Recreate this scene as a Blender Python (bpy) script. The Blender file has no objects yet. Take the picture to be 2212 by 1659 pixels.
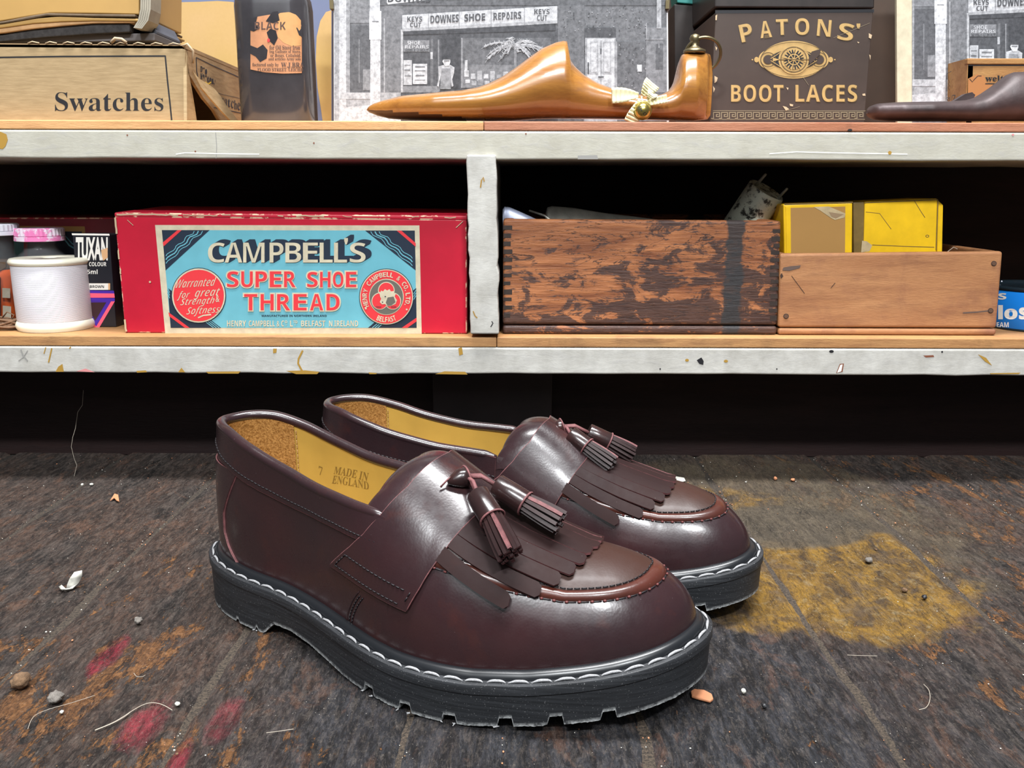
import bpy, bmesh, math, random
import numpy as np
from mathutils import Vector, Matrix
PI = math.pi
random.seed(7); RNG = np.random.default_rng(11)
SC = bpy.context.scene
COL = SC.collection

# ------------------------------------------------------------------ camera
F_PX, PITCH, ROLL, CAM_H = 1850.0, math.radians(13.0), math.radians(0.17), 0.2513
cam_d = bpy.data.cameras.new('camera'); cam_d.sensor_width = 36.0; cam_d.sensor_fit = 'HORIZONTAL'
cam_d.lens = 36.0 * F_PX / 2212.0; cam_d.clip_start = 0.01; cam_d.clip_end = 50
cam = bpy.data.objects.new('camera', cam_d); COL.objects.link(cam)
CAM_M = Matrix.Translation((0, 0, CAM_H)) @ Matrix.Rotation(PI / 2 - PITCH, 4, 'X') @ Matrix.Rotation(ROLL, 4, 'Z')
cam.matrix_world = CAM_M
cam_d.dof.use_dof = False
SC.camera = cam
CAM_R = np.array(CAM_M.to_3x3()); CAM_P = np.array([0, 0, CAM_H])

# ------------------------------------------------------------------ light
w = bpy.data.worlds.new('world'); SC.world = w; w.use_nodes = True
w.node_tree.nodes['Background'].inputs[0].default_value = (0.86, 0.93, 1.0, 1)
w.node_tree.nodes['Background'].inputs[1].default_value = 0.035
def area(name, loc, target, sx, sy, power, col=(1, 1, 1)):
    d = bpy.data.lights.new(name, 'AREA'); d.shape = 'RECTANGLE'; d.size = sx; d.size_y = sy; d.energy = power; d.color = col
    o = bpy.data.objects.new(name, d); COL.objects.link(o); o.location = loc
    o.rotation_euler = (Vector(target) - Vector(loc)).to_track_quat('-Z', 'Y').to_euler()
    return o
area('ceiling_tube_light', (0.10, 0.38, 2.15), (0.08, 0.55, 0.1), 1.4, 0.27, 52, (0.98, 0.99, 1.0))
area('ceiling_tube_light', (-0.42, -0.98, 1.75), (0.0, 0.5, 0.1), 0.30, 0.08, 19, (0.95, 0.98, 1.0))
area('ceiling_tube_light', (0.48, -0.95, 1.75), (0.0, 0.5, 0.1), 0.30, 0.08, 19, (0.95, 0.98, 1.0))
area('front_fill_light', (-0.25, -1.75, 1.65), (0.0, 0.6, 0.15), 2.4, 1.1, 7, (0.92, 0.97, 1.0))  # added soft fill behind the camera, for a broad sheen on the leather
SC.view_settings.view_transform = 'Standard'; SC.view_settings.look = 'None'
SC.view_settings.exposure = 1.06; SC.view_settings.gamma = 1.0
SC.view_settings.use_curve_mapping = False

# ------------------------------------------------------------------ pixel -> place
def ray(u, v):
    d = np.array([(u - 1106.0) / F_PX, (829.5 - v) / F_PX, -1.0])
    return CAM_R @ d
def P(u, v, Y):
    d = ray(u, v); return CAM_P + d * (Y / d[1])
def G(u, v, z=0.0):
    d = ray(u, v); return CAM_P + d * ((z - CAM_H) / d[2])
def cyl_hit(u, v, cx, cy, r):
    d = ray(u, v); a = d[0] ** 2 + d[1] ** 2; ox, oy = -cx, -cy
    b = 2 * (d[0] * ox + d[1] * oy); c = ox * ox + oy * oy - r * r
    q = max(b * b - 4 * a * c, 0); t = (-b - math.sqrt(q)) / (2 * a)
    return CAM_P + d * t

# ------------------------------------------------------------------ objects
def thing(name, label, cat, loc=(0, 0, 0), rotz=0, group=None):
    o = bpy.data.objects.new(name, None); COL.objects.link(o); o.empty_display_size = 0.02
    o.location = loc; o.rotation_euler = (0, 0, rotz); o['label'] = label; o['category'] = cat
    if group: o['group'] = group
    return o
def tag(o, label=None, cat=None, group=None, kind=None):
    if label: o['label'] = label
    if cat: o['category'] = cat
    if group: o['group'] = group
    if kind: o['kind'] = kind
    return o
def wloc(o):
    v = Vector(o.location); p = o.parent
    while p: v = v + Vector(p.location); p = p.parent
    return v
def mesh(name, verts, faces, mats, parent=None, midx=None, smooth=False, local=False, loc=None):
    """world-space verts (unless local) -> ONE object; parents are unrotated unless local"""
    verts = np.asarray(verts, float)
    off = np.zeros(3)
    if not local:
        if parent is not None: off = np.array(wloc(parent))
        elif loc is not None: off = np.array(loc, float)
        else:
            off = np.array([verts[:, 0].mean(), verts[:, 1].mean(), verts[:, 2].min()])
    me = bpy.data.meshes.new(name)
    me.from_pydata([tuple(q) for q in (verts - off)], [], [tuple(f) for f in faces])
    if not isinstance(mats, (list, tuple)): mats = [mats]
    for m in mats: me.materials.append(m)
    if midx is not None: me.polygons.foreach_set('material_index', list(midx))
    if smooth: me.polygons.foreach_set('use_smooth', [True] * len(me.polygons))
    me.update()
    o = bpy.data.objects.new(name, me); COL.objects.link(o)
    if parent is not None: o.parent = parent
    elif not local: o.location = off
    return o
def recalc(o):
    bm = bmesh.new(); bm.from_mesh(o.data); bmesh.ops.recalc_face_normals(bm, faces=bm.faces); bm.to_mesh(o.data); bm.free(); return o
def bevel(o, wd, seg=2, mat=-1, ang=0.6):
    m = o.modifiers.new('bevel', 'BEVEL'); m.width = wd; m.segments = seg; m.limit_method = 'ANGLE'; m.angle_limit = ang
    if mat >= 0: m.material = mat
    return o
def solid(o, t, rim=0, offset=1.0):
    m = o.modifiers.new('solid', 'SOLIDIFY'); m.thickness = t; m.offset = offset; m.material_offset_rim = rim; return o
def subsurf(o, n=1):
    m = o.modifiers.new('sub', 'SUBSURF'); m.levels = n; m.render_levels = n; return o
class MB:
    def __init__(s): s.v = []; s.f = []; s.m = []
    def add(s, V, F, mi=0):
        b = len(s.v); s.v += [tuple(map(float, q)) for q in V]; s.f += [tuple(i + b for i in f) for f in F]; s.m += [mi] * len(F); return s
    def box(s, x0, x1, y0, y1, z0, z1, mi=0):
        V = [(x0, y0, z0), (x1, y0, z0), (x1, y1, z0), (x0, y1, z0), (x0, y0, z1), (x1, y0, z1), (x1, y1, z1), (x0, y1, z1)]
        return s.add(V, [(0, 3, 2, 1), (4, 5, 6, 7), (0, 1, 5, 4), (1, 2, 6, 5), (2, 3, 7, 6), (3, 0, 4, 7)], mi)
    def slab(s, q, dy, mi=0):
        """q: 4 front points TL TR BR BL in world; extruded by vector dy"""
        q = np.array(q, float); d = np.array(dy, float); V = list(q) + list(q + d)
        return s.add(V, [(3, 2, 1, 0), (4, 5, 6, 7), (0, 1, 5, 4), (1, 2, 6, 5), (2, 3, 7, 6), (3, 0, 4, 7)], mi)
    def tube(s, pts, r, n=8, mi=0, cap=True):
        pts = np.array(pts, float); m = len(pts)
        rr = r if hasattr(r, '__len__') else [r] * m
        T = np.gradient(pts, axis=0); T /= np.maximum(np.linalg.norm(T, axis=1)[:, None], 1e-12)
        a = np.array([0, 0, 1.0]) if abs(T[0][2]) < .9 else np.array([1.0, 0, 0])
        U = np.cross(T[0], a); U /= np.linalg.norm(U); V = []
        for i in range(m):
            U = U - T[i] * (U @ T[i]); U /= max(np.linalg.norm(U), 1e-12); W = np.cross(T[i], U)
            for k in range(n):
                t = 2 * PI * k / n; V.append(pts[i] + (U * math.cos(t) + W * math.sin(t)) * rr[i])
        F = [(i * n + k, i * n + (k + 1) % n, (i + 1) * n + (k + 1) % n, (i + 1) * n + k) for i in range(m - 1) for k in range(n)]
        if cap: F += [tuple(range(n))[::-1], tuple((m - 1) * n + k for k in range(n))]
        return s.add(V, F, mi)
    def lathe(s, prof, c, n=40, mi=0, axis=None, cap=True):
        """prof: (r, h) pairs; around c, along +z or given axis matrix"""
        V = []; m = len(prof); R = np.eye(3) if axis is None else np.array(axis)
        for r, h in prof:
            for k in range(n):
                t = 2 * PI * k / n; V.append(np.array(c) + R @ np.array([r * math.cos(t), r * math.sin(t), h]))
        F = [(i * n + k, i * n + (k + 1) % n, (i + 1) * n + (k + 1) % n, (i + 1) * n + k) for i in range(m - 1) for k in range(n)]
        if cap: F += [tuple(range(n))[::-1], tuple((m - 1) * n + k for k in range(n))]
        return s.add(V, F, mi)
    def build(s, name, mats, parent=None, smooth=False, local=False, loc=None):
        return mesh(name, s.v, s.f, mats, parent, s.m, smooth, local, loc)

# ------------------------------------------------------------------ materials
class NT:
    def __init__(s, name):
        s.mat = bpy.data.materials.new(name); s.mat.use_nodes = True; s.t = s.mat.node_tree
        s.b = s.t.nodes['Principled BSDF']; s.tc = s.t.nodes.new('ShaderNodeTexCoord')
        s.obj = s.tc.outputs['Object']
        s.geo = s.t.nodes.new('ShaderNodeNewGeometry'); s.pos = s.geo.outputs['Position']
    def n(s, typ, ins=None, out=0, **kw):
        nd = s.t.nodes.new(typ)
        for k, v in kw.items(): setattr(nd, k, v)
        for k, v in (ins or {}).items(): s.set(nd.inputs[k], v)
        return nd.outputs[out]
    def set(s, sock, v):
        if isinstance(v, bpy.types.NodeSocket): s.t.links.new(v, sock)
        elif isinstance(v, (tuple, list)) and len(v) == 3 and sock.type == 'RGBA': sock.default_value = (*v, 1)
        else: sock.default_value = v
    def map(s, vec, sc=(1, 1, 1), loc=(0, 0, 0), rot=(0, 0, 0)):
        return s.n('ShaderNodeMapping', {'Vector': vec, 'Scale': sc, 'Location': loc, 'Rotation': rot})
    def noise(s, sc, det=4, rough=.55, dist=0, vec=None):
        return s.n('ShaderNodeTexNoise', {'Vector': vec or s.obj, 'Scale': sc, 'Detail': det, 'Roughness': rough, 'Distortion': dist})
    def voro(s, sc, vec=None, feature='F1', out=0):
        return s.n('ShaderNodeTexVoronoi', {'Vector': vec or s.obj, 'Scale': sc}, out, feature=feature)
    def rng(s, v, a, b, c=0., d=1.):
        return s.n('ShaderNodeMapRange', {'Value': v, 'From Min': a, 'From Max': b, 'To Min': c, 'To Max': d})
    def mth(s, op, a, b=0., c=None):
        ins = {0: a, 1: b}
        if c is not None: ins[2] = c
        return s.n('ShaderNodeMath', ins, operation=op)
    def mix(s, f, a, b, mode='MIX'):
        nd = s.t.nodes.new('ShaderNodeMix'); nd.data_type = 'RGBA'; nd.blend_type = mode
        s.set(nd.inputs[0], f); s.set(nd.inputs[6], a); s.set(nd.inputs[7], b); return nd.outputs[2]
    def sep(s, v):
        nd = s.t.nodes.new('ShaderNodeSeparateXYZ'); s.set(nd.inputs[0], v); return nd.outputs
    def bump(s, h, st=.3, dist=.001, nrm=None):
        ins = {'Height': h, 'Strength': st, 'Distance': dist}
        if nrm is not None: ins['Normal'] = nrm
        return s.n('ShaderNodeBump', ins)
    def p(s, **kw):
        for k, v in kw.items(): s.set(s.b.inputs[k.replace('_', ' ')], v)
        return s.mat
def plain(name, col, rough=.5, metal=0., spec=.5, noise=0, nscale=80, nb=0., **kw):
    t = NT(name)
    c = col
    if noise:
        f = t.noise(nscale, 5, .6)
        c = t.mix(t.rng(f, .3, .7), tuple(x * (1 - noise) for x in col), tuple(min(x * (1 + noise), 1) for x in col))
    t.p(Base_Color=c, Roughness=rough, Metallic=metal, Specular_IOR_Level=spec, **kw)
    if nb: t.p(Normal=t.bump(t.noise(nscale * 4, 4, .6), nb, .0005))
    return t.mat
def S(r, g, b):
    f = lambda c: ((c / 255 + .055) / 1.055) ** 2.4 if c > 10.3 else c / 255 / 12.92
    return (f(r), f(g), f(b))
M = {}
def wood(name, c1, c2, dark, sc=1., axis='x', rough=.55, stain=.35, ringscale=14, grime=(0.02, 0.015, 0.012), spec=.4, bump=.4, coat=0.):
    t = NT(name)
    k = {'x': (1.2, 9, 9), 'y': (9, 1.2, 9), 'z': (9, 9, 1.2)}[axis]
    v = t.map(t.obj, tuple(a * sc for a in k))
    g1 = t.noise(ringscale, 7, .62, .6, v); g2 = t.noise(3.2, 5, .6, .4, v)
    fib = t.noise(60, 4, .7, 0, v)
    c = t.mix(t.rng(g2, .32, .68), c1, c2)
    c = t.mix(t.mth('MULTIPLY', t.rng(g1, .48, .72), .55), c, dark)
    c = t.mix(t.rng(fib, .35, .8, 0, .35), c, dark)
    st = t.noise(9 * sc, 6, .7, .5)
    c = t.mix(t.rng(st, .60 - stain * .22, .78, 0, stain * 1.4), c, grime)
    t.p(Base_Color=c, Roughness=t.rng(g1, .2, .8, rough - .08, rough + .12), Specular_IOR_Level=spec, Coat_Weight=coat, Coat_Roughness=.12)
    t.p(Normal=t.bump(t.mth('ADD', fib, t.mth('MULTIPLY', g1, .6)), bump, .0006))
    return t.mat

# ------------------------------------------------------------------ writing
ALPH = {}
def _r(base, a, n, skip=None):
    for i in range(n): ALPH.setdefault(base, {})[chr(ord(a) + i)] = None
SER = lambda s: ''.join(chr(0x1D400 + ord(c) - 65) if 'A' <= c <= 'Z' else chr(0x1D41A + ord(c) - 97) if 'a' <= c <= 'z' else chr(0x1D7CE + ord(c) - 48) if '0' <= c <= '9' else c for c in s)
ITA = lambda s: ''.join(chr(0x1D63C + ord(c) - 65) if 'A' <= c <= 'Z' else chr(0x1D656 + ord(c) - 97) if 'a' <= c <= 'z' else c for c in s)
SCR = lambda s: ''.join(chr(0x1D4D0 + ord(c) - 65) if 'A' <= c <= 'Z' else chr(0x1D4EA + ord(c) - 97) if 'a' <= c <= 'z' else c for c in s)
SAN = lambda s: ''.join(chr(0x1D5D4 + ord(c) - 65) if 'A' <= c <= 'Z' else chr(0x1D5EE + ord(c) - 97) if 'a' <= c <= 'z' else chr(0x1D7EC + ord(c) - 48) if '0' <= c <= '9' else c for c in s)
def text2d(body, off=0.0, space=1.0, res=4):
    cu = bpy.data.curves.new('t', 'FONT'); cu.body = body; cu.size = 1; cu.offset = off; cu.space_character = space
    cu.resolution_u = res; cu.fill_mode = 'BOTH'
    ob = bpy.data.objects.new('t', cu); COL.objects.link(ob)
    dg = bpy.context.evaluated_depsgraph_get(); ev = ob.evaluated_get(dg); me = bpy.data.meshes.new_from_object(ev)
    V = np.array([tuple(v.co) for v in me.vertices]).reshape(-1, 3)[:, :2]; Fc = [tuple(p.vertices) for p in me.polygons]
    bpy.data.objects.remove(ob); bpy.data.curves.remove(cu); bpy.data.meshes.remove(me)
    return V, Fc
class Decal:
    """flat printed shapes on a surface; fn(u, v, lift) maps photo pixels to the surface"""
    def __init__(s, fn): s.k = 0; s.mb = MB(); s.fn = lambda u, v, l=0: fn(u, v, l + s.k * .010)
    def poly(s, pts, mi, lift=1):
        s.k += 1
        V = [s.fn(u, v, lift) for u, v in pts]; s.mb.add(V, [tuple(range(len(V)))], mi); return s
    def rect(s, x0, y0, x1, y1, mi, lift=1): return s.poly([(x0, y1), (x1, y1), (x1, y0), (x0, y0)], mi, lift)
    def line(s, pts, wd, mi, lift=1):
        s.k += 1
        p = np.array(pts, float); T = np.gradient(p, axis=0); T /= np.maximum(np.linalg.norm(T, axis=1)[:, None], 1e-9)
        N = np.stack([-T[:, 1], T[:, 0]], 1) * wd / 2
        A = p + N; B = p - N; V = [s.fn(*q, lift) for q in A] + [s.fn(*q, lift) for q in B]; n = len(p)
        s.mb.add(V, [(i, i + 1, n + i + 1, n + i) for i in range(n - 1)], mi); return s
    def disc(s, cx, cy, rx, ry, mi, lift=1, n=40, r0=0., a0=0, a1=2 * PI):
        if r0 <= 0:
            return s.poly([(cx + rx * math.cos(t), cy + ry * math.sin(t)) for t in np.linspace(0, 2 * PI, n, endpoint=False)][::-1], mi, lift)
        th = np.linspace(a0, a1, n); s.k += 1
        V = [s.fn(cx + rx * math.cos(t), cy + ry * math.sin(t), lift) for t in th] + [s.fn(cx + rx * r0 * math.cos(t), cy + ry * r0 * math.sin(t), lift) for t in th]
        s.mb.add(V, [(i, i + 1, n + i + 1, n + i) for i in range(n - 1)], mi); return s
    def text(s, body, x0, y0, x1, y1, mi, lift=1, off=0.0, space=1.0, shear=0., warp=None, slope=0.):
        V, Fc = text2d(body, off, space); s.k += 1
        if not len(V): return s
        a = V.min(0); b = V.max(0); U = (V - a) / np.maximum(b - a, 1e-9)
        px = x0 + U[:, 0] * (x1 - x0) + shear * (U[:, 1]) * (y1 - y0); py = y1 - U[:, 1] * (y1 - y0) + slope * (U[:, 0]) * (x1 - x0)
        Q = np.stack([px, py], 1) if warp is None else np.array([warp(u, v) for u, v in U])
        s.mb.add([s.fn(u, v, lift) for u, v in Q], Fc, mi); return s
    def build(s, name, mats, parent=None): return s.mb.build(name, mats, parent)
LIFT = 0.00012
def planeY(Y, x_shift=0.):
    return lambda u, v, l=0: P(u, v, Y) + np.array([0, -l * LIFT, 0])
# ------------------------------------------------------------------ material list
def m_paint(name, base, warm, chips):
    t = NT(name)
    n1 = t.noise(45, 6, .65); n2 = t.noise(7, 5, .6); n3 = t.noise(160, 4, .7, .4, t.map(t.obj, (.35, 1, 1)))
    c = t.mix(t.rng(n1, .35, .7), base, warm)
    c = t.mix(t.rng(n3, .5, .72, 0, .45), c, (.36, .35, .34))
    c = t.mix(t.rng(n2, .62, .74, 0, .35), c, (.45, .42, .36))
    ch = t.noise(22, 5, .6, 0, t.map(t.obj, (1, 1, 1.6), (3.1, 0, 1)))
    c = t.mix(t.rng(ch, .745 - chips, .75 - chips), c, (.33, .21, .055))
    t.p(Base_Color=c, Roughness=.5, Specular_IOR_Level=.35)
    t.p(Normal=t.bump(t.mth('ADD', n3, t.mth('MULTIPLY', n1, .5)), .35, .0006))
    return t.mat
M['paint_upper'] = m_paint('cream_paint', S(176, 173, 161), S(162, 158, 145), .0)
M['paint_lower'] = m_paint('white_worn_paint', S(188, 186, 180), S(160, 157, 150), .015)
M['edge_pine'] = wood('pine_edging', S(214, 168, 118), S(200, 150, 98), S(158, 106, 66), 2.5, stain=.25, ringscale=6)
M['edge_red'] = wood('reddish_edging', S(178, 122, 95), S(165, 105, 75), S(120, 70, 48), 2.5, stain=.25, ringscale=9)
M['edge_tan'] = wood('tan_edging', S(182, 138, 90), S(164, 118, 74), S(124, 82, 52), 2.5, stain=.3, ringscale=9)
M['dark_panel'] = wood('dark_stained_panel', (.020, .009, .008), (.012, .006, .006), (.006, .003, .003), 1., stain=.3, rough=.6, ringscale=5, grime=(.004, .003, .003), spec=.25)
M['black_panel'] = plain('black_panel', (.006, .0045, .006), .8, spec=.2)
M['brown_wall'] = plain('brown_wall', S(58, 42, 30), .7, noise=.35, nscale=9)

def m_floor():
    t = NT('worn_floor_boards'); x, y, z = t.sep(t.pos)
    fiber = t.noise(1, 8, .72, .8, t.map(t.pos, (150, 38, 1)))
    fiber2 = t.noise(1, 6, .7, 1.2, t.map(t.pos, (330, 110, 1), (4, 2, 0)))
    big = t.noise(7, 5, .6, .3, t.pos); mid = t.noise(1, 7, .68, .9, t.map(t.pos, (34, 13, 1), (1.3, 7.7, 0)))
    fine = t.noise(420, 5, .75, .3, t.pos)
    base = t.mix(t.rng(fiber, .41, .60), S(27, 22, 21), S(80, 70, 65))
    blue = t.mix(t.rng(fiber, .41, .60), S(17, 18, 23), S(58, 59, 65))
    fx = t.mth('MULTIPLY', t.rng(x, -.17, -.08), t.rng(x, .30, .16)); fy = t.rng(t.mth('ADD', y, t.mth('MULTIPLY', t.mth('SUBTRACT', big, .5), .22)), .485, .445)
    m_blue = t.mth('MULTIPLY', fx, fy)
    c = t.mix(m_blue, base, blue)
    brn = t.mix(t.rng(fiber2, .4, .6), S(50, 36, 30), S(98, 72, 58))
    c = t.mix(t.mth('MULTIPLY', t.rng(t.noise(1, 6, .65, .5, t.map(t.pos, (14, 6, 1), (9, 2, 0))), .42, .6), t.mth('SUBTRACT', .7, t.mth('MULTIPLY', m_blue, .6))), c, brn)
    flk = t.noise(1, 6, .78, .5, t.map(t.pos, (300, 95, 1), (3, 4, 0))); flk2 = t.noise(1, 5, .7, .8, t.map(t.pos, (120, 36, 1), (1, 6, 0)))
    rst = t.noise(1, 7, .7, .7, t.map(t.pos, (46, 24, 1), (8, 3, 0)))
    c = t.mix(t.mth('MULTIPLY', t.rng(rst, .555, .62), .36), c, S(122, 84, 62)); c = t.mix(t.mth('MULTIPLY', t.rng(rst, .43, .37), .4), c, S(24, 22, 24))
    c = t.mix(t.rng(flk, .50, .60, 0, .26), c, S(118, 106, 96)); c = t.mix(t.rng(flk, .47, .39, 0, .38), c, S(18, 13, 13)); c = t.mix(t.rng(flk2, .46, .40, 0, .32), c, S(20, 17, 17))
    lf = t.mth('MULTIPLY', t.rng(x, .0, -.13), t.rng(y, .66, .42))
    rt = t.mth('MULTIPLY', t.rng(x, .13, .24), .85)
    wgt = t.mth('MAXIMUM', t.mth('MAXIMUM', lf, rt), .30)
    wgt = t.mth('MULTIPLY', wgt, t.mth('SUBTRACT', 1., t.mth('MULTIPLY', m_blue, .35)))
    mid2 = t.noise(1, 8, .75, .5, t.map(t.pos, (95, 42, 1), (2, 5, 0)))
    thr = t.mth('SUBTRACT', .625, t.mth('MULTIPLY', wgt, .105))
    fl = t.mth('SUBTRACT', t.mth('ADD', t.mth('ADD', t.mth('MULTIPLY', mid, .5), t.mth('MULTIPLY', mid2, .34)), t.mth('MULTIPLY', fiber2, .16)), thr)
    m_or = t.rng(fl, 0., .018)
    orange = t.mix(t.rng(fiber2, .34, .68), S(92, 56, 30), S(165, 112, 62))
    orange = t.mix(t.rng(fine, .42, .62, .45, 0), orange, S(48, 34, 26))
    c = t.mix(t.mth('MULTIPLY', m_or, .88), c, orange)
    def blob(cx, cy, rx, ry, wob, e0, e1, nz):
        dx = t.mth('DIVIDE', t.mth('SUBTRACT', x, cx), rx); dy = t.mth('DIVIDE', t.mth('SUBTRACT', y, cy), ry)
        d = t.mth('SQRT', t.mth('ADD', t.mth('MULTIPLY', dx, dx), t.mth('MULTIPLY', dy, dy)))
        return t.rng(t.mth('ADD', d, t.mth('MULTIPLY', t.mth('SUBTRACT', nz, .5), wob)), e1, e0)
    nz = t.noise(18, 8, .68, .6, t.pos); nz2 = t.noise(1, 8, .72, .8, t.map(t.pos, (60, 34, 1))); nz3 = t.noise(120, 6, .7, .6, t.pos)
    yel = t.mix(t.rng(nz2, .40, .60), S(84, 62, 34), S(158, 118, 38))
    yel = t.mix(t.rng(nz3, .54, .66, 0, .7), yel, S(158, 138, 100)); yel = t.mix(t.rng(t.noise(34, 6, .7, .4, t.pos), .52, .6, 0, .65), yel, S(104, 84, 62)); yel = t.mix(t.rng(nz3, .42, .30, 0, .8), yel, S(84, 66, 44))
    film = blob(.20, .62, .150, .175, 1.3, .75, 1.05, nz)
    grey = t.mix(t.rng(nz2, .3, .7), S(66, 56, 46), S(122, 108, 86)); grey = t.mix(t.rng(nz3, .3, .45, .5, 0), grey, S(50, 42, 38))
    c = t.mix(t.mth('MULTIPLY', film, .72), c, grey)
    ring = t.mth('MULTIPLY', blob(.150, .675, .080, .040, 1.8, .6, .95, nz), t.rng(nz2, .38, .52))
    c = t.mix(t.mth('MULTIPLY', ring, .7), c, yel)
    ysp = t.mth('MULTIPLY', blob(.200, .512, .105, .078, 1.15, .84, .98, nz), t.rng(nz2, .24, .42))
    ys2 = t.mth('MULTIPLY', blob(.262, .560, .040, .055, 1.2, .7, .95, nz), t.rng(nz2, .3, .45))
    c = t.mix(t.mth('MULTIPLY', t.mth('MAXIMUM', ysp, ys2), .9), c, yel)
    gc = t.mth('MULTIPLY', blob(.207, .612, .075, .046, .55, .82, .96, nz), .9)
    c = t.mix(gc, c, t.mix(t.rng(nz2, .3, .7), S(62, 55, 46), S(108, 96, 80)))
    for cx, cy, rx, ry, pw in ((-.2215, .423, .0075, .027, .95), (-.176, .362, .012, .024, .62), (-.150, .336, .006, .018, .75), (-.138, .368, .008, .020, .4)):
        b = t.mth('MULTIPLY', blob(cx, cy, rx, ry, 1.6, .5, 1., nz2), t.rng(nz3, .36, .5, .25, 1))
        c = t.mix(t.mth('MULTIPLY', b, pw), c, t.mix(t.rng(fiber, .35, .65), S(84, 20, 30), S(176, 44, 64)))
    c = t.mix(t.rng(flk, .47, .36, 0, .30), c, S(24, 18, 14))
    hairs = t.noise(1, 6, .75, 1.6, t.map(t.pos, (620, 170, 1), (7, 1, 0))); crk = t.noise(1, 7, .7, 1.0, t.map(t.pos, (90, 12, 1), (2, 9, 0)))
    c = t.mix(t.mth('MULTIPLY', t.rng(hairs, .56, .68), .42), c, S(132, 122, 112)); c = t.mix(t.mth('MULTIPLY', t.rng(hairs, .46, .36), .5), c, S(12, 10, 10))
    c = t.mix(t.rng(t.mth('ABSOLUTE', t.mth('SUBTRACT', crk, .5)), .012, .002, 0, .75), c, S(12, 9, 9))
    # dust flecks
    fk = t.voro(330, t.pos); c = t.mix(t.mth('MULTIPLY', t.rng(fk, .10, .05), t.rng(t.noise(30, 3, .5, 0, t.pos), .5, .62)), c, S(190, 182, 170))
    c = t.mix(t.rng(fine, .56, .76, 0, .40), c, S(140, 130, 120)); c = t.mix(t.rng(fine, .44, .28, 0, .5), c, S(16, 13, 13))
    h = t.mth('ADD', t.mth('MULTIPLY', fiber, .9), t.mth('ADD', t.mth('MULTIPLY', fiber2, .5), t.mth('MULTIPLY', fine, .35)))
    h = t.mth('SUBTRACT', t.mth('ADD', h, t.mth('ADD', t.mth('MULTIPLY', hairs, .8), t.mth('MULTIPLY', flk, 1.0))), t.mth('MULTIPLY', m_or, .35))
    t.p(Base_Color=c, Roughness=t.rng(fiber, .3, .7, .62, .8), Specular_IOR_Level=.35)
    t.p(Normal=t.bump(h, .9, .0028))
    return t.mat
M['floor'] = m_floor()
def m_gap():
    t = NT('plank_gap_dirt'); f = t.noise(700, 5, .75, 0, t.pos)
    t.p(Base_Color=t.mix(t.rng(f, .35, .7), S(10, 8, 8), S(98, 84, 70)), Roughness=.9, Normal=t.bump(f, .8, .002)); return t.mat
M['gap'] = m_gap()

def m_leather(name, c1, c2, c3, rough=.27, grain=.09, coat=.32, spec=.46):
    t = NT(name)
    n1 = t.noise(14, 4, .55); n2 = t.noise(34, 4, .6, .3); g = t.voro(780); g2 = t.noise(160, 4, .6); sp = t.noise(900, 2, .5)
    c = t.mix(t.rng(n1, .4, .68), c1, c2); c = t.mix(t.rng(n2, .58, .75, 0, .6), c, c3)
    c = t.mix(t.rng(sp, .76, .80, 0, .2), c, (.3, .26, .26))
    t.p(Base_Color=c, Roughness=t.rng(g2, .3, .7, rough - .03, rough + .06), Specular_IOR_Level=spec, Coat_Weight=coat, Coat_Roughness=.15)
    t.p(Normal=t.bump(t.mth('ADD', t.mth('MULTIPLY', g, .35), t.mth('MULTIPLY', g2, .45)), grain, .0007)); return t.mat
M['leather'] = m_leather('burgundy_leather', (.021, .0108, .0125), (.031, .0118, .0130), (.050, .014, .011))
M['leather_fringe'] = m_leather('fringe_leather', (.018, .009, .009), (.023, .010, .009), (.032, .011, .009), .6, .05, 0., .12)
M['strand'] = m_leather('strand_leather', (.020, .010, .010), (.030, .011, .011), (.04, .012, .010), .42, .04, .05, .2)
M['stitch_hole'] = plain('rubbed_stitch', S(92, 44, 42), .6)
M['leather_apron'] = m_leather('apron_leather', (.032, .014, .010), (.038, .015, .011), (.05, .017, .011), .46, .10, .04, .3)
M['leather_seam'] = m_leather('rubbed_seam_leather', (.048, .014, .010), (.085, .020, .012), (.035, .012, .010), .32)
M['leather_tassel'] = m_leather('tassel_leather', (.020, .010, .010), (.030, .011, .011), (.04, .012, .010), .25, .06)
M['cut_edge'] = plain('cut_leather_edge', S(104, 62, 63), .7, noise=.35, nscale=300, nb=.4)
M['thread_dark'] = plain('dark_thread', (.008, .006, .008), .55)
def m_rubber():
    t = NT('black_rubber'); n = t.noise(1, 4, .6, 0, t.map(t.obj, (30, 30, 900))); d = t.noise(1500, 2, .5); s = t.noise(50, 4, .6)
    c = t.mix(t.rng(n, .35, .7), (.012, .013, .015), (.028, .030, .034)); c = t.mix(t.rng(d, .66, .74, 0, .5), c, (.30, .30, .30))
    at = t.n('ShaderNodeAttribute', attribute_name='worn', out=2)
    c = t.mix(t.mth('MULTIPLY', at, t.rng(t.noise(420, 4, .7), .32, .6)), c, (.42, .43, .43))
    t.p(Base_Color=c, Roughness=.52, Specular_IOR_Level=.4, Normal=t.bump(t.mth('ADD', n, t.mth('MULTIPLY', s, .4)), .25, .0006)); return t.mat
M['rubber'] = m_rubber()
M['rand'] = plain('smooth_black_rand', (.010, .011, .013), .30, spec=.5)
M['thread_white'] = plain('white_welt_thread', S(160, 160, 162), .7, noise=.3, nscale=1500, nb=.8)
M['lining'] = plain('yellow_lining_leather', S(184, 148, 68), .5, noise=.10, nscale=25, nb=.12)
M['stamp'] = plain('lining_stamp', S(128, 98, 40), .6)
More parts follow.
